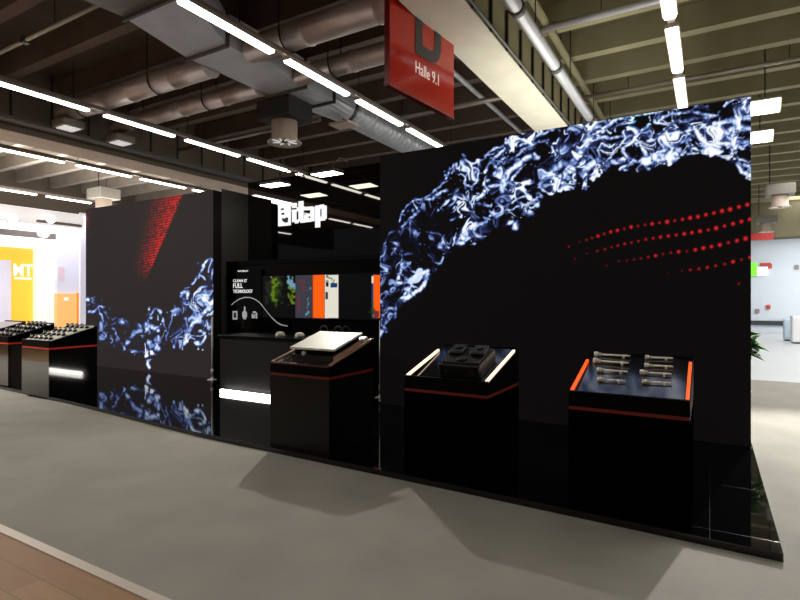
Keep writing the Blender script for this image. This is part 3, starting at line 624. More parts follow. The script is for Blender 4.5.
# ================================================================== DISPLAY PLINTHS
SL = .22 / .78
def plinth(name, X0, X1, YF, label, group, bars, D=.78, zf=.89, SL=SL, bl=(.03, .03), rim='black', sink=0.0, top='tray', stripe='redstripe', cat='display plinth', frame=True, body='plinth', side=None):
    ZB = zf + SL * D; YB = YF + D
    t = thing(name, ((X0 + X1) / 2, YF + D / 2, PZ), label, cat, group)
    zs0, zs1 = zf - .115, zf - .09
    box(X0, X1, YF, YB, PZ, zs0).build('plinth_body', M[body], t)
    box(X0 + .003, X1 - .003, YF + .003, YB - .003, zs0, zs1).build('edge_stripe', M[stripe], t)
    MB().prism([(X0, YF, zs1), (X0, YB, zs1), (X0, YB, ZB), (X0, YF, zf - sink)], (X1 - X0, 0, 0)).build('head', M['black'], t)
    def sp(x, v, h): # point on the sloped top: v along slope in Y, h above
        return (x, YF + v, zf + SL * v + h)
    def slab(x0, x1, v0, v1, h0, h1):
        mb = MB()
        vs = [sp(x, v, h) for h in (h0, h1) for v in (v0, v1) for x in (x0, x1)]
        return mb.add(vs, [(0, 2, 3, 1), (4, 5, 7, 6), (0, 1, 5, 4), (2, 6, 7, 3), (0, 4, 6, 2), (1, 3, 7, 5)])
    def pslab(x0, x1, v0, v1, h):
        k = lambda v: -sink * (1 - v / D)
        vs = [sp(x, v, k(v) + hh) for hh in (0, h) for v in (v0, v1) for x in (x0, x1)]
        return MB().add(vs, [(0, 2, 3, 1), (4, 5, 7, 6), (0, 1, 5, 4), (2, 6, 7, 3), (0, 4, 6, 2), (1, 3, 7, 5)])
    pslab(X0 + .036, X1 - .036, .02, D - .02, .006).build('tray_panel', M[top], t)
    if sink:
        for xa_, xb_ in ((X0, X0 + .034), (X1 - .034, X1)):
            MB().prism([(xa_, YF, zf - sink), (xa_, YB, ZB), (xa_, YF, zf)], (xb_ - xa_, 0, 0)).build('tray_side', M['black'], t)
        slab(X0 + .034, X1 - .034, 0, .016, -sink, 0.001).build('tray_front', M['black'], t)
    if frame:
        slab(X0, X1, 0, .016, 0, .016).build('tray_rim', M[rim], t)
        slab(X0, X1, D - .016, D, 0, .016).build('tray_rim', M['black'], t)
    if bars:
        slab(X0 + .008, X0 + .028, .018, D - bl[0], .0, .02).build('side_bar', M[bars], t)
        slab(X1 - .028, X1 - .008, .018, D - bl[1], .0, .02).build('side_bar', M[bars], t)
    return t, sp, slab
G3 = 'sloped display plinths in front of the stand'
tC, spC, _ = plinth('display_plinth', -3.90, -3.14, 4.03, 'sloped black display plinth carrying a white panel, in front of the recess', G3, 'bar_bronze', top='tray', stripe='redstripe_dim', body='plinth_c', rim='rim_bronze')
tA, spA, _ = plinth('display_plinth', -2.25, -1.50, 3.925, 'sloped black display plinth with pale light bars and a black machine block', G3, 'bar_warm', stripe='redstripe_dim', zf=.882, SL=.215 / .78, bl=(.16, .08), sink=.04)
tB, spB, _ = plinth('display_plinth', -.878, -.108, 3.905, 'sloped black display plinth with orange light bars and eight steel tools', G3, 'bar_orange', stripe='redstripe_dim', zf=.873, SL=.215 / .78, bl=(.18, .12), sink=.04)

# white panel on its black case (plinth C)
X0, X1 = -3.735, -3.20
wp = thing('sample_case', (-3.44, 4.38, spC(0, .35, .006)[2]), 'black sample case lid-topped with a wide white panel on the sloped plinth', 'sample case')
wp['label'] = 'flat black sample case under a broad white panel on the plinth before the recess'
def slabC(x0, x1, v0, v1, h0, h1):
    vs = [spC(x, v, h) for h in (h0, h1) for v in (v0, v1) for x in (x0, x1)]
    return MB().add(vs, [(0, 2, 3, 1), (4, 5, 7, 6), (0, 1, 5, 4), (2, 6, 7, 3), (0, 4, 6, 2), (1, 3, 7, 5)])
slabC(-3.72, -3.19, .13, .60, .006, .055).build('case_base', M['anod'], wp)
slabC(-3.70, -3.21, .15, .60, .055, .113).build('case_body', M['black'], wp)
slabC(-3.19, -3.178, .13, .60, .006, .055).build('bronze_edge', M['bar_bronze'], wp)
slabC(-3.735, -3.165, .115, .60, .115, .135).build('white_panel', M['white'], wp)
kx = spC(-3.56, .125, .075)
MB().tube([(kx[0], kx[1] + .03, kx[2]), (kx[0], kx[1] - .012, kx[2])], .022, 14).build('knob', M['chrome'], wp)
kx = spC(-3.20, .69, .02)
sb = MB(); sb.v = []; sb.box(-.045, .045, -.05, .05, 0, .05, .012); sb.xform(Matrix.Translation(spC(-3.215, .69, .004)) @ Matrix.Rotation(math.atan(SL), 4, 'X'))
tag(sb.build('clamp_block', M['chrome']), 'small chrome block behind the white panel on the plinth before the recess', 'block')

# machine block (plinth A)
ang15 = math.atan((.215 + .04) / .78)
def slope_frame(sp, x, v, h=.006): return Matrix.Translation(sp(x, v, h)) @ Matrix.Rotation(ang15, 4, 'X')
F = slope_frame(spA, -1.80, .14, .006 - .04 * (1 - .14 / .78))
mk = thing('machine_block', tuple(spA(-1.80, .34, .006)), 'matt black machined clamping block with raised jaws on the pale-lit plinth', 'machine block')
b = MB(); b.box(-.19, .19, 0, .38, .0, .115, .012); b.xform(F).build('block_body', M['anod'], mk)
b = MB(); b.box(-.17, .17, .03, .35, .115, .128, .01); b.xform(F).build('top_plate', M['anod'], mk)
for sx in (-1, 1):
    b = MB(); b.box(sx * .10 - .065, sx * .10 + .065, .17, .34, .128, .16, .012); b.xform(F).build('jaw', M['anod'], mk)
    b = MB(); b.tube([(sx * .10, .26, .16), (sx * .10, .26, .172)], .03, 14); b.xform(F).build('cap_screw', M['darksteel'], mk)
    b = MB(); b.tube([(sx * .11, 0.004, .045), (sx * .11, -.018, .045)], .018, 14); b.xform(F).build('port', M['darksteel'], mk)
b = MB(); b.tube([(.0, .09, .128), (.0, .09, .145)], [.05, .045], 18); b.xform(F).build('centre_boss', M['anod'], mk)

# steel tools (plinth B)
nB = np.array([0, -(.215 + .04) / .78, 1.0]); nB /= np.linalg.norm(nB)
p0 = spB(-.5, 0, .018 - .04)
toolpos = []
rowsL = [((594.5, 354.5), (630, 357), 1.25), ((593.5, 361), (628.5, 364.5), 1.35), ((597, 370), (627.5, 372.5), 1.05), ((597.5, 379.5), (625.5, 381.5), 1.0)]
rowsR = [((645, 357.5), (673, 358.5), .95), ((644.5, 365.5), (673, 366.8), .95), ((640, 372.5), (671.5, 375), 1.15), ((642, 382), (672, 383.5), 1.0)]
names4 = ['topmost', 'second from the top', 'third from the top', 'lowest']
def tool_geo(name, L, s, label, group, a, b):
    F = Matrix.Translation(tuple(a)) @ Matrix.Rotation(math.atan2(b[1] - a[1], b[0] - a[0]), 4, 'Z')
    t = thing(name, tuple(a), label, 'tool', group)
    ax = Vector((1, 0, 0))
    def T(p0, p1, r, seg=12):
        mb = MB(); mb.tube([(p0, 0, .004), (p1, 0, .004)], r, seg); return mb.xform(F @ Matrix.Rotation(ang15, 4, 'X'))
    T(0, .030, .017 * s, 6).build('hex_head', M['silver'], t)
    T(.028, .052, .011 * s).build('collar', M['silver'], t)
    mb = MB(); mb.tube([(.05, 0, .004), (L * .9, 0, .004), (L, 0, .004)], [.0078, .0078, .005], 12); mb.xform(F @ Matrix.Rotation(ang15, 4, 'X')).build('shank', M['silver'], t)
    mb = MB(); mb.box(L - .055, L - .04, -.02, .006, -.014, .008, .002); mb.xform(F @ Matrix.Rotation(ang15, 4, 'X')).build('clip', M['silver'], t)
for col, rws in (('column nearer the machine block', rowsL), ('column away from the machine block', rowsR)):
    for k, (a, b, s) in enumerate(rws):
        A = on_plane(a[0], a[1], p0, nB); B = on_plane(b[0], b[1], p0, nB)
        tool_geo('steel_tool', float(np.linalg.norm(B - A)), s, 'hex-headed steel tool, %s in the %s' % (names4[k], col), 'steel tools on the orange-lit plinth', A, B)

# ---- sample counters at the far left
G4 = 'sloped sample counters at the far end'
t1, sp1, _ = plinth('sample_counter', -9.53, -8.71, 4.28, 'sloped black sample counter with a pale top, next to the red-hatched LED wall', G4, None, D=.74, top='white', stripe='redstripe', body='plinth_far', cat='display counter')
t2, sp2, _ = plinth('sample_counter', -11.17, -10.35, 4.44, 'sloped black sample counter with a dark top, second from the red-hatched LED wall', G4, None, D=.74, top='tray', stripe='redstripe', body='plinth_far', cat='display counter')
t3, sp3, _ = plinth('sample_counter', -12.55, -11.73, 4.60, 'sloped black sample counter, only its back corner showing behind the second', G4, None, D=.74, top='tray', stripe='redstripe', body='plinth_far', cat='display counter')
def holder(X, v, sp, lab, grp, src=None):
    p = sp(X, v, .004)
    if src: return copy_thing(src, 'tool_holder', p, lab, grp)
    t = thing('tool_holder', p, lab, 'tool holder', grp)
    MB()._lathe(p, [(.030, -.01), (.032, .015), (.026, .03)], 14).build('base_ring', M['anod'], t)
    MB()._lathe((p[0], p[1], p[2] + .03), [(.018, 0), (.018, .025)], 12).build('collar', M['silver'], t)
    MB()._lathe((p[0], p[1], p[2] + .055), [(.024, 0), (.024, .014)], 12).build('cap', M['anod'], t)
    return t
src = None
ordn = ['first', 'second', 'third', 'fourth', 'fifth']
for sp, X0, nm, grp in ((sp1, -9.53, 'the pale-topped counter', 'tool holders on the pale counter top'), (sp2, -11.17, 'the dark-topped counter', 'tool holders on the dark counter top')):
    for r in range(4):
        for c in range(5):
            lab = 'black tool holder on %s, %s along row %s from the front' % (nm, ordn[c], ['one', 'two', 'three', 'four'][r])
            t = holder(X0 + .12 + c * .145 + (r % 2) * .02, .09 + r * .18, sp, lab, grp, src)
            if src is None: src = t

# ================================================================== CEILING FITTINGS
LZ = 5.15
# --- rows of tube lights along the hall, each under its own rail
rows = [(-20.2, 'the farthest row over the white stand'), (-14.8, 'the row behind the pinkish beam'), (-10.3, 'the row before the pinkish beam'),
        (-5.55, 'the row beside the big duct'), (-.44, 'the row above the large LED wall'), (4.6, 'the open aisle row'), (9.6, 'the row past the open aisle')]
ordw = ['first', 'second', 'third', 'fourth', 'fifth', 'sixth', 'seventh', 'eighth', 'ninth', 'tenth', 'eleventh', 'twelfth', 'thirteenth', 'fourteenth', 'fifteenth', 'sixteenth', 'seventeenth', 'eighteenth', 'nineteenth', 'twentieth']
protoL = None
def seen(X, Y, Z):
    d = FW[0] * X + FW[1] * Y
    if d < .3: return False
    px = CX + FPX * (RT[0] * X + RT[1] * Y) / d; py = HY - FPX * (Z - EYE) / d
    return -20 < px < 820 and py > -30
for X, where in rows:
    n = 0
    tube_w = .09
    r = box(X - .045, X + .045, -10, 28, LZ + .085, LZ + .15).build('light_rail', M['rail'])
    tag(r, 'long thin metal light rail of ' + where, 'light rail', 'light rails')
    for k in range(9): box(X - .006, X + .006, -8 + 4 * k, -7.988 + 4 * k, LZ + .15, CEIL).build('hanger_wire', M['hanger'], r)
    for k in range(-5, 13):
        y0 = 2.32 + 1.88 * k
        if y0 > 26: continue
        vis = seen(X, y0 + .8, LZ)
        if vis: lab = 'white tube light, %s from the camera in %s' % (ordw[n], where); n += 1
        else: lab = 'white tube light out of view in %s' % where
        loc = (X, y0, LZ)
        if protoL is None:
            protoL = thing('tube_light', loc, lab, 'ceiling light', 'tube lights of ' + where)
            box(X - .075, X + .075, y0, y0 + 1.57, LZ + .035, LZ + .085).build('housing', M['housing'], protoL)
            mb = MB(); mb.prism([(X - .065, y0 + .01, LZ + .04), (X - .05, y0 + .01, LZ), (X + .05, y0 + .01, LZ), (X + .065, y0 + .01, LZ + .04)], (0, 1.55, 0)); mb.build('diffuser', M['lamp'], protoL)
            for yy in (y0, y0 + 1.55): pass
        else:
            c_ = copy_thing(protoL, 'tube_light', loc, lab, 'tube lights of ' + where)
            if X == -.44: c_.scale = (1.2, 1, 1)

# --- main rectangular duct along the hall with offset, flanges, transition and spiral pipe
DZ = 5.45
du = thing('air_duct', (-6.85, 6, DZ), 'big rectangular galvanised air duct turning into a round ribbed pipe above the recess', 'air duct')
def rect_sec(mb, a, b):   # a,b = (x0,x1,y,z0,z1)
    vs = [(a[0], a[2], a[3]), (a[1], a[2], a[3]), (a[1], a[2], a[4]), (a[0], a[2], a[4]), (b[0], b[2], b[3]), (b[1], b[2], b[3]), (b[1], b[2], b[4]), (b[0], b[2], b[4])]
    return mb.add(vs, [(0, 1, 2, 3), (7, 6, 5, 4), (0, 4, 5, 1), (1, 5, 6, 2), (2, 6, 7, 3), (3, 7, 4, 0)])
rect_sec(MB(), (-7.35, -5.75, 1.0, 5.45, 6.1), (-7.0, -5.75, 4.4, 5.45, 6.1)).build('duct_inlet', M['galv_dark'], du)
rect_sec(MB(), (-7.0, -5.75, 4.4, 5.45, 6.1), (-7.3, -6.4, 5.67, 5.45, 5.95)).build('duct_offset', M['galv'], du)
rect_sec(MB(), (-7.3, -6.4, 5.67, 5.45, 5.95), (-7.3, -6.4, 7.5, 5.45, 5.95)).build('duct_body', M['galv'], du)
rect_sec(MB(), (-7.3, -6.4, 7.5, 5.45, 5.95), (-7.3, -6.4, 8.35, 5.45, 5.95)).build('duct_body', M['galv'], du)
for y in (4.42, 5.67, 7.5, 8.35):
    o = .05 if y > 5 else .05
    x0, x1, zt = (-7.3, -6.4, 5.95) if y > 5 else (-7.0, -5.75, 6.1)
    mb = MB(); mb.box(x0 - o, x1 + o, y - .02, y + .02, DZ - o, DZ); mb.box(x0 - o, x1 + o, y - .02, y + .02, zt, zt + o); mb.box(x0 - o, x0, y - .02, y + .02, DZ, zt); mb.box(x1, x1 + o, y - .02, y + .02, DZ, zt)
    mb.build('flange', M['flange'], du)
# square-to-round transition
seg = 24; vs = []; cx, cz, rr = -6.85, 5.72, .34
for k in range(seg):
    w = 2 * math.pi * (k + .5) / seg; c, s_ = math.cos(w), math.sin(w); m_ = max(abs(c), abs(s_))
    vs.append((-6.85 + .45 * c / m_, 8.36, 5.70 + .25 * s_ / m_))
for k in range(seg):
    w = 2 * math.pi * (k + .5) / seg; vs.append((cx + rr * math.cos(w), 9.3, cz + rr * math.sin(w)))
MB().add(vs, [(k, k + seg, (k + 1) % seg + seg, (k + 1) % seg) for k in range(seg)]).build('transition', M['galv'], du)
MB().tube([(cx, 9.28, cz), (cx, 9.36, cz)], rr + .03, 24).build('collar', M['flange'], du)
pts = []; rs = []
y = 9.34
while y < 26:
    for dy, r_ in ((0, 0), (.14, 0), (.15, .016), (.18, .016)):
        pts.append((cx, y + dy, cz)); rs.append(rr + r_)
    y += .19
MB().tube(pts, rs, 22).build('spiral_pipe', M['galv'], du)
for y in (5.9, 8.2, 11, 14, 17):
    for x in (-7.33, -6.37): box(x - .008, x + .008, y, y + .016, DZ + .3, CEIL).build('hanger_rod', M['hanger'], du)

# --- round cross ducts with brackets
def cross_duct(y, z, r, x0, x1, label, m='duct_pink'):
    t = thing('cross_duct', ((x0 + x1) / 2, y, z - r), label, 'air duct', 'round cross ducts')
    pts = []; rs = []; x = x0
    while x < x1 - .05:
        for dx, e in ((0, 0), (1.18, 0), (1.19, .012), (1.23, .012)): pts.append((min(x + dx, x1 - .001 + dx * 1e-5), y, z)); rs.append(r + e)
        x += 1.25
    MB().tube(pts, rs, 20).build('pipe', M[m], t)
    x = x0 + .8
    while x < x1:
        hb = MB(); hb.box(x, x + .015, y - r - .02, y - r - .005, z, CEIL); hb.box(x, x + .015, y + r + .005, y + r + .02, z, CEIL); hb.tube([(x + .0075, y + (r + .012) * math.cos(w), z + (r + .012) * math.sin(w)) for w in np.linspace(math.pi, 2 * math.pi, 10)], .012, 6, caps=False); x += 2.4
        hb.build('hanger_strap', M['hanger'], t)
cross_duct(6.15, 5.52, .20, -11.95, -7.32, 'pinkish round cross duct joining the big duct, nearer the camera, on the sample counter side')
cross_duct(7.30, 5.55, .17, -11.95, -7.32, 'pinkish round cross duct joining the big duct, second one, on the sample counter side')
cross_duct(6.15, 5.55, .20, -6.38, -3.30, 'pinkish round cross duct between the big duct and the red hall sign, nearer one')
cross_duct(7.30, 5.55, .17, -6.38, -3.12, 'pinkish round cross duct between the big duct and the red hall sign, farther one')
# outlet boxes at their ends
for k, (y, z) in enumerate(((6.15, 5.2), (7.3, 5.18))):
    t = thing('outlet_box', (-11.7, y, z), 'small dark outlet box at the end of the %s cross duct by the pinkish beam' % ('nearer', 'second')[k], 'air outlet', 'outlet boxes by the pinkish beam')
    box(-11.96, -11.5, y - .22, y + .22, z - .03, z + .12, .01).build('box_body', M['grey_box'], t)
    box(-11.90, -11.56, y - .16, y + .16, z - .05, z - .03).build('grille', M['b_white'], t)
# thin white conduit and pipes across the hall
def hpipe(y, z, r, x0, x1, label, m, grp, clamps=()):
    t = thing('ceiling_pipe', ((x0 + x1) / 2, y, z - r), label, 'pipe', grp)
    tube([(x0, y, z), (x1, y, z)], r, 10).build('pipe', M[m], t)
    x = x0 + 1
    while x < x1: tube([(x, y, z + r * .5), (x, y, CEIL)], .008, 6).build('hanger_rod', M['hanger'], t); x += 2.6
    for x in clamps: box(x - .05, x + .05, y - r - .02, y + r + .02, z - r - .02, z + r + .03).build('clamp', M['flange'], t)
hpipe(4.36, 5.75, .03, -12.3, -7.4, 'thin white conduit crossing the ceiling in front of the big duct', 'white', 'cross pipes', (-9.6,))
hpipe(8.35, 5.80, .055, -2.4, 6.9, 'white pipe across the olive ceiling bay, nearest of its cross pipes', 'pipe', 'cross pipes')
hpipe(11.4, 5.72, .04, -2.4, 6.9, 'thin white conduit across the olive ceiling bay, farthest of its cross pipes', 'rail', 'cross pipes', (2.2,))
hpipe(9.3, 5.55, .045, -12.3, -7.5, 'thin grey pipe behind the round diffuser', 'rail', 'cross pipes')
hpipe(10.2, 5.6, .05, -6.3, -3.15, 'pale pipe behind the lower corner of the red hall sign', 'rail', 'cross pipes')

# --- pipes and trays along the pale beam
def lpipe(x, z, r, y0, y1, label, m, joints=()):
    t = thing('ceiling_pipe', (x, (y0 + y1) / 2, z - r), label, 'pipe', 'long pipes beside the pale beam')
    tube([(x, y0, z), (x, y1, z)], r, 14).build('pipe', M[m], t)
    for j in joints: tube([(x, j - .05, z), (x, j + .05, z)], r + .018, 14).build('joint', M['flange'], t)
    y = y0 + .6
    while y < y1: tube([(x, y, z + r * .5), (x, y, CEIL)], .009, 6).build('hanger_rod', M['hanger'], t); y += 2.1
lpipe(-2.06, 5.15, .085, -6, 24, 'thick silver pipe running along the pale concrete beam', 'pipe', (6.4, 8.3, 11))
lpipe(-4.2, 5.85, .05, -6, 24, 'pale pipe running behind the red hall sign, on the duct side of the beam', 'pipe')
lpipe(-2.22, 5.88, .06, -6, 24, 'beige pipe beside the thick silver pipe, higher up', 'olive_rib')
def tray(x, z, w, y0, y1, label, hang_x):
    t = thing('cable_tray', (x, (y0 + y1) / 2, z), label, 'cable tray')
    mb = MB(); mb.box(x - w / 2, x + w / 2, y0, y1, z, z + .012); mb.box(x - w / 2 - .008, x - w / 2, y0, y1, z, z + .08); mb.box(x + w / 2, x + w / 2 + .008, y0, y1, z, z + .08)
    mb.build('tray_channel', M['tray_grey'], t)
    y = y0 + .35
    while y < y1:
        if seen(hang_x, y, 5.7): box(hang_x - .02, hang_x + .02, y, y + .035, z + .08, CEIL - .05).build('hanger', M['hanger'], t)
        y += .78
t = thing('conduit', (-2.41, 9, 5.02), 'thin conduit with dark clips along the lower edge of the pale beam', 'conduit')
tube([(-2.41, -6, 5.03), (-2.41, 24, 5.03)], .022, 8).build('pipe', M['tray_grey'], t)
y = 4.6
while y < 15:
    box(-2.44, -2.415, y, y + .05, 4.99, 5.55).build('hanger', M['hanger'], t); y += .62
tray(-12.1, 5.12, .22, -6, 26, 'grey cable tray with dark hangers along the pinkish beam', -12.22)

# --- round swirl diffusers
def swirl(x, y, z, s, label, box_m='grey_box', cyl='diffuser_warm'):
    t = thing('round_diffuser', (x, y, z), label, 'air diffuser', 'round ceiling diffusers')
    box(x - .42 * s, x + .42 * s, y - .35 * s, y + .35 * s, z + .42 * s, z + .78 * s, .01).build('plenum_box', M[box_m], t)
    MB()._lathe((x, y, z), [(.25 * s, .44 * s), (.25 * s, .06 * s), (.34 * s, .0), (.33 * s, -.015), (.24 * s, .03 * s)], 24).build('neck', M[cyl], t)
    MB()._lathe((x, y, z), [(.05 * s, .0), (.09 * s, .012), (.05 * s, .03)], 14).build('centre_cone', M['flange'], t)
    for k in range(8):
        w = k * math.pi / 4; MB().tube([(x + .08 * s * math.cos(w), y + .08 * s * math.sin(w), z + .015), (x + .25 * s * math.cos(w + .3), y + .25 * s * math.sin(w + .3), z + .02)], .012 * s, 6).build('vane', M['b_white'], t)
    tube([(x - .3 * s, y, z + .78 * s), (x - .3 * s, y, CEIL)], .015, 8).build('hanger_rod', M['hanger'], t)
swirl(-7.26, 7.9, 4.64, 1.0, 'round pinkish diffuser hanging from a dark box under the big duct', 'hanger')
swirl(1.72, 18.4, 4.15, .8, 'round diffuser on a grey box at the aisle side, nearer of the two', 'grey_box')
swirl(1.93, 25.4, 4.2, .8, 'round diffuser on a grey box at the aisle side, farther of the two', 'grey_box')
swirl(-18.0, 10.6, 4.55, 1.0, 'round cream diffuser beyond the pinkish beam over the white stand', 'grey_box')
# small white outlet beneath duct
t = thing('outlet_box', (-6.6, 9.2, 5.22), 'small pale outlet plate under the big duct beside the round diffuser', 'air outlet')
box(-6.95, -6.45, 8.9, 9.3, 5.22, 5.27, .01).build('box_body', M['diffuser_warm'], t)
box(-6.72, -6.68, 9.08, 9.12, 5.27, 5.37).build('neck', M['flange'], t)
# far flood panels over the aisle
for k, (px, py, d) in enumerate(((765, 107, 10.0), (760, 137, 11.8))):
    p = np.array([0, 0, EYE]) + ray(px, py) * d
    t = thing('flood_panel', (p[0], p[1], p[2]), 'bright square flood panel above the aisle beside the large LED wall, %s one' % ('upper', 'lower')[k], 'floodlight', 'flood panels over the aisle')
    TF = Matrix.Translation(tuple(p)) @ Matrix.Rotation(math.radians(-42), 4, 'X')
    MB().box(-.26, .26, -.17, .17, .0, .07, .01).xform(TF).build('housing', M['housing'], t)
    MB().box(-.23, .23, -.14, .14, -.012, .001).xform(TF).build('lens', M['lamp_far'], t)
    tube([(p[0], p[1] + .03, p[2] + .05), (p[0], p[1], CEIL)], .012, 6).build('hanger_rod', M['hanger'], t)
# big round duct far along the aisle
t = thing('air_duct', (3.6, 18, 4.6), 'big grey round duct running along the aisle ceiling', 'air duct')
tube([(3.9, 9, 5.2), (3.9, 29, 5.2)], .42, 20).build('pipe', M['galv_dark'], t)
for y in (11, 15, 19, 23, 27): box(3.89, 3.91, y, y + .02, 5.5, CEIL).build('hanger_rod', M['hanger'], t)

# --- hanging red hall sign
A = np.array([-3.15, 5.16]); B = np.array([-2.99, 6.56]); ax = B - A; L = np.linalg.norm(ax); e = ax / L; nrm = np.array([e[1], -e[0]])   # nrm points to +X side
SZ0, SZ1 = 4.0, 6.05
sg = thing('hall_sign', (A[0], A[1], SZ0), 'hanging red hall sign with a big dark letter D', 'sign')
def sgp(u, z, o): q = A + e * u + nrm * o; return (q[0], q[1], z)
MB().prism([sgp(0, SZ0, -.06), sgp(L, SZ0, -.06), sgp(L, SZ0, 0), sgp(0, SZ0, 0)], (0, 0, SZ1 - SZ0)).build('panel', M['signred'], sg)
MB().prism([sgp(-.012, SZ0 - .015, -.07), sgp(0.0, SZ0 - .015, -.07), sgp(0.0, SZ0 - .015, .006), sgp(-.012, SZ0 - .015, .006)], (0, 0, SZ1 - SZ0 + .02)).build('edge_trim', M['signred_dark'], sg)
MB().prism([sgp(-.012, SZ0 - .015, -.07), sgp(L + .012, SZ0 - .015, -.07), sgp(L + .012, SZ0 - .015, .006), sgp(-.012, SZ0 - .015, .006)], (0, 0, .015)).build('edge_trim', M['signred_dark'], sg)
def ring(u0, u1, z0, z1, r, inset):
    pts = [(u0 + inset, z1 - inset), (u0 + inset, z0 + inset)]
    r2 = max(r - inset, .02)
    for k in range(9):
        w = -math.pi / 2 + (math.pi / 2) * k / 8; pts.append((u1 - inset - r2 + r2 * math.cos(w), z0 + inset + r2 + r2 * math.sin(w)))
    for k in range(9):
        w = (math.pi / 2) * k / 8; pts.append((u1 - inset - r2 + r2 * math.cos(w), z1 - inset - r2 + r2 * math.sin(w)))
    return pts
u0, u1, z0, z1 = .50, 1.08, 4.54, 5.72
o1 = ring(u0, u1, z0, z1, .28, 0); o2 = ring(u0, u1, z0, z1, .28, .15)
n = len(o1); mb = MB()
vs = [sgp(u, z, .008) for u, z in o1] + [sgp(u, z, .008) for u, z in o2]
mb.add(vs, [(i, (i + 1) % n, n + (i + 1) % n, n + i) for i in range(n)])
mb.build('letter', M['signgrey'], sg)['label'] = 'big dark grey letter D'
mt = Matrix(((e[0], 0, nrm[0], sgp(.50, 0, .008)[0]), (e[1], 0, nrm[1], sgp(.50, 0, .008)[1]), (0, 1, 0, 4.305), (0, 0, 0, 1)))
text('Halle 9.1', .2, mt, .002, .0, .52, .145).build('lettering', M['signwhite'], sg)['label'] = 'small white lettering reading Halle 9.1'
for u in (.25, L - .25): tube([sgp(u, SZ1, -.045), sgp(u, CEIL, -.045)], .008, 6).build('hanger_wire', M['hanger'], sg)

# ================================================================== NEIGHBOURING WHITE STAND (far left)
XB = -21.0
def nb(px, py, X): return on_x(px, py, X)
# back partition
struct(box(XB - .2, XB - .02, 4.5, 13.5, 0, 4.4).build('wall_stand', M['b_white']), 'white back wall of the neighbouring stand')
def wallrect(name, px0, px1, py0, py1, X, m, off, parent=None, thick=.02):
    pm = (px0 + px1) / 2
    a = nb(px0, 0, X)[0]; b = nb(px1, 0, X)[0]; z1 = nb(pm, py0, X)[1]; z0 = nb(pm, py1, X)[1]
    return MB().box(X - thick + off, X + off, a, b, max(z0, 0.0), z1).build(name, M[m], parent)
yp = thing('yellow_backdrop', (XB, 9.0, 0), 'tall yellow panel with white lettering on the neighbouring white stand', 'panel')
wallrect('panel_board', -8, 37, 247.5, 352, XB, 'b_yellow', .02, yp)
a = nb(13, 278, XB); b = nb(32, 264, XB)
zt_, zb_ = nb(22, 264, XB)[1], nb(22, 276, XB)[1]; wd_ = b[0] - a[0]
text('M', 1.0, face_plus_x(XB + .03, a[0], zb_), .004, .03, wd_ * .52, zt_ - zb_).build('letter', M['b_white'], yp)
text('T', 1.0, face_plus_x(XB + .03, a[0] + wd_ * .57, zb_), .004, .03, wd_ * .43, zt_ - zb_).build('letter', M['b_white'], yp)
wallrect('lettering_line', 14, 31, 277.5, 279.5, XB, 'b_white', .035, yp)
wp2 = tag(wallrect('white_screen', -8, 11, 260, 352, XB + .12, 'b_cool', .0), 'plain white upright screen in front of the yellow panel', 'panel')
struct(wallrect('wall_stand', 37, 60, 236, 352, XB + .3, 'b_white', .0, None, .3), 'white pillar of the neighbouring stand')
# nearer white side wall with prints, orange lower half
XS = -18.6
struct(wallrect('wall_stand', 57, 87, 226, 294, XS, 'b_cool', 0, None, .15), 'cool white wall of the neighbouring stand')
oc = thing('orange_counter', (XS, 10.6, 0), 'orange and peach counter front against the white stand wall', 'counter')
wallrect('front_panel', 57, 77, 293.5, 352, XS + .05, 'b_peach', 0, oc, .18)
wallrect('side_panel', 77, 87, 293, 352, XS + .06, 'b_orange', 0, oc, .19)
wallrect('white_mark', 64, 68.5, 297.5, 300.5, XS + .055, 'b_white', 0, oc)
pic1 = tag(wallrect('wall_print', 58.5, 64.5, 267, 281, XS + .02, 'b_ghost', 0), 'faint square print on the cool white stand wall', 'print')
# pale edge post beside the LED wall and fascia with slot shadows painted as grey bars
struct(wallrect('wall_stand', 80.5, 86.5, 213, 352, XS + .6, 'b_cool', 0, None, .1), 'pale edge post of the neighbouring stand')
XF = -17.0
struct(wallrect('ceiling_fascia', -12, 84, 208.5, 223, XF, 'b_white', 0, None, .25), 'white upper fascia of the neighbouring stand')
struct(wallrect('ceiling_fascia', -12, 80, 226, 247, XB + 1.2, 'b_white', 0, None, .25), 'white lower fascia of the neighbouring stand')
struct(wallrect('lip_and_slot_shadow_3', 38, 82, 222, 224.5, XF + .3, 'grey_shadow', 0, None, .1))  # grey bars stand in for shadow in the reveals
struct(wallrect('slot_shadow_4', -10, 56, 230.5, 236.5, XF - 1.2, 'grey_shadow', 0, None, .1))
for k, (px, py, lab) in enumerate(((13, 218, 'round white spot on the neighbouring stand fascia, farthest from the LED wall'), (51, 219, 'round white spot on the neighbouring stand fascia, nearest the LED wall'), (45, 233, 'round white spot below the fascia of the neighbouring stand'))):
    y, z = nb(px, py, XF + .35)
    t = thing('spotlight', (XF + .35, y, z), lab, 'spotlight', 'spots of the neighbouring stand')
    MB().tube([(XF + .16, y, z), (XF + .34, y, z)], .13, 16).build('can', M['b_white'], t)
    MB().tube([(XF + .34, y, z), (XF + .355, y, z)], .115, 16).build('lens', M['lamp_far'], t)

# ================================================================== RIGHT SIDE OF THE HALL
def at(px, py, d): return np.array([0, 0, EYE]) + ray(px, py) * d
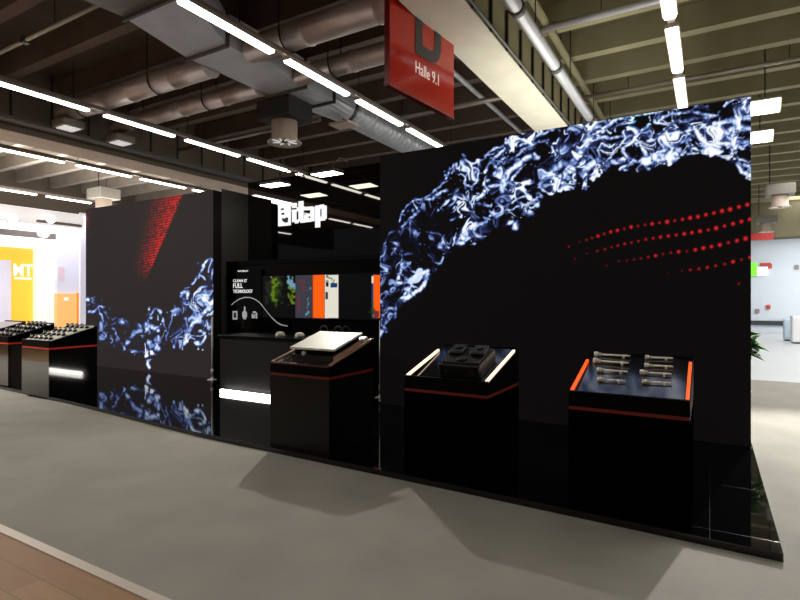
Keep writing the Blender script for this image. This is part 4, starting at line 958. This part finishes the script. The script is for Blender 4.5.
# hanging red board, exit sign, small notices
def front_board(name, px0, px1, py0, py1, Y, m, label, cat, parent=None, thick=.06):
    a = on_y(px0, (py0 + py1) / 2, Y); b = on_y(px1, (py0 + py1) / 2, Y)
    z1 = on_y((px0 + px1) / 2, py0, Y)[1]; z0 = on_y((px0 + px1) / 2, py1, Y)[1]
    o = MB().box(a[0], b[0], Y, Y + thick, z0, z1).build(name, M[m], parent)
    if parent is None: tag(o, label, cat)
    return o
front_board('red_board', 748, 773.5, 233.5, 240, 28.9, 'red', 'red board hanging under the ceiling at the end of the aisle', 'board')
ex = thing('exit_sign', (2, 29, 3.0), 'small green and white exit sign high at the far aisle wall', 'sign')
front_board('green_panel', 751, 757, 263, 276, 30.36, 'exitgreen', '', '', ex)
front_board('white_panel', 757, 768, 267, 276, 30.36, 'b_white', '', '', ex)
rs_ = thing('wall_lettering', (3, 30.4, 3.4), 'short red lettering on the far aisle wall above the exit sign', 'lettering')
front_board('red_lettering', 760, 771, 263, 266, 30.40, 'red', '', '', rs_); front_board('red_lettering', 768, 772, 264, 268.5, 30.38, 'red', '', '', rs_)
for k, (px, py, m, lab) in enumerate(((757.5, 311, 'grey_box', 'small grey notice low on the far aisle wall'), (768.5, 307, 'red', 'small red notice on the far aisle wall'), (797, 267, 'grey_box', 'small grey notice high on the far aisle wall'))):
    front_board('wall_notice', px - 2, px + 2, py - 2, py + 2, 30.4, m, lab, 'notice')
# white appliances
def appliance(px0, px1, py0, py1, m, lab):
    d = FPX * EYE / (py1 - HY); pm = (px0 + px1) / 2
    c = at(pm, py1, d); w = (px1 - px0) * d / FPX; h = (py1 - py0) * d / FPX
    t = thing('white_cabinet', (c[0], c[1] + w / 2, 0), lab, 'cabinet', 'white cabinets by the far aisle wall')
    MB().box(c[0] - w / 2, c[0] + w / 2, c[1], c[1] + w, .05, h, .02).build('cabinet_body', M[m], t)
    MB().box(c[0] - w / 2 + .03, c[0] + w / 2 - .03, c[1] + .03, c[1] + w - .03, 0, .05).build('base', M['darkline'], t)
    MB().box(c[0] - w / 2 + .04, c[0] + w / 2 - .04, c[1] - .015, c[1], .1, h - .06, .005).build('door', M[m], t)
    MB().box(c[0] + w / 2 - .1, c[0] + w / 2 - .07, c[1] - .04, c[1] - .015, h * .5, h * .7).build('handle', M['strip'], t)
appliance(785, 794, 319, 341, 'binblue', 'pale blue cabinet near the far aisle wall')
appliance(794.5, 812, 316, 344, 'binwhite', 'white cabinet at the edge of the aisle, beside the pale blue one')
# potted plant behind the end of the large LED wall
pp = thing('potted_plant', (.27, 7.9, 0), 'green leafy potted plant peeking out behind the end of the large LED wall', 'plant')
MB()._lathe((.27, 7.9, 0), [(.13, 0), (.17, .38), (.185, .40), (.165, .405), (.15, .36)], 20).build('pot', M['pot'], pp)
MB()._lathe((.27, 7.9, .36), [(.15, 0), (.14, .01)], 16).build('soil', M['soil'], pp)
mb = MB(); mb.tube([(.27, 7.9, .36), (.28, 7.9, .7), (.27, 7.9, 1.05)], [.02, .015, .01], 8); mb.build('stem', M['soil'], pp)
lf = MB(); rr_ = random.Random(4)
for k in range(48):
    w = rr_.uniform(0, 6.283); el = rr_.uniform(-.35, .9); ln = rr_.uniform(.22, .40); wd = ln * .22; z0 = rr_.uniform(.92, 1.08)
    if k < 20: w = rr_.uniform(-.7, .7); el = rr_.uniform(-.45, .5); ln = rr_.uniform(.22, .34)
    dv = Vector((math.cos(w) * math.cos(el), math.sin(w) * math.cos(el), math.sin(el))); sd = Vector((-math.sin(w), math.cos(w), 0)); o = Vector((.27, 7.9, z0))
    P = [o, o + dv * ln * .35 + sd * wd, o + dv * ln * .75 + sd * wd * .8 - Vector((0, 0, .02)), o + dv * ln - Vector((0, 0, .07)), o + dv * ln * .75 - sd * wd * .8 - Vector((0, 0, .02)), o + dv * ln * .35 - sd * wd]
    lf.add(P, [(0, 1, 2, 3), (0, 3, 4, 5)], True)
lf.build('foliage', M['leaf'], pp)

# ================================================================== LIGHTS, WORLD, CAMERA
def area(loc, size, power, col, rot=(0, 0, 0), sy=None):
    l = bpy.data.lights.new('fill_light', 'AREA'); l.energy = power; l.color = col; l.size = size  # unseen fill lamp, added to brighten its surroundings
    if sy: l.shape = 'RECTANGLE'; l.size_y = sy
    o = bpy.data.objects.new('fill_light', l); C.objects.link(o); o.location = loc; o.rotation_euler = rot; return o
def spot(loc, target, power, ang, col, r=.05, blend=.3):
    l = bpy.data.lights.new('spot', 'SPOT'); l.energy = power; l.color = col; l.spot_size = math.radians(ang); l.shadow_soft_size = r; l.spot_blend = blend
    o = bpy.data.objects.new('spot', l); C.objects.link(o); o.location = loc
    o.rotation_euler = (Vector(target) - Vector(loc)).to_track_quat('-Z', 'Y').to_euler(); return o
area((-6.0, -3.0, 5.0), 3, 50, (1, .95, .88))
area((-13.6, 2.0, 4.9), 2, 620, (1, .95, .88))
area((-2.0, 9.0, 3.75), 2.0, 62, (1, .98, .86), rot=(math.pi, 0, 0), sy=4)
area((-18.6, 9, 4.3), 2.5, 110, (1, .97, 1))
area((4.2, 15, 5.0), 5, 1200, (1, .98, .95), sy=16)
area((6, 27, 4.9), 6, 650, (1, 1, 1), rot=(math.radians(35), 0, 0))
spot((1.45, 12.0, 4.0), (1.2, 4, 0), 3400, 60, (1, .97, .92), .10, .6)
spot((-5.5, 6.92, 3.72), (-2.6, 2.2, 0), 450, 95, (1, .95, .88), .035, .8)
area((-17.5, 9, 4.45), 2, 260, (1, .96, .92), rot=(math.pi, 0, 0), sy=6)

w = bpy.data.worlds.new('World'); bpy.context.scene.world = w; w.use_nodes = True
bg = w.node_tree.nodes['Background']; bg.inputs['Color'].default_value = (.9, .92, 1, 1); bg.inputs['Strength'].default_value = .06

cam = bpy.data.cameras.new('camera'); cam.sensor_width = 36; cam.lens = FPX / 800 * 36; cam.shift_y = -1 / 800; cam.clip_start = .05
co = bpy.data.objects.new('camera', cam); C.objects.link(co); co.location = (0, 0, EYE); co.rotation_euler = (math.pi / 2, 0, YAW)
sc = bpy.context.scene; sc.camera = co
sc.view_settings.view_transform = 'Standard'; sc.view_settings.look = 'None'; sc.view_settings.exposure = 0
sc.cycles.use_denoising = True
sc.cycles.max_bounces = 8; sc.cycles.sample_clamp_indirect = 6
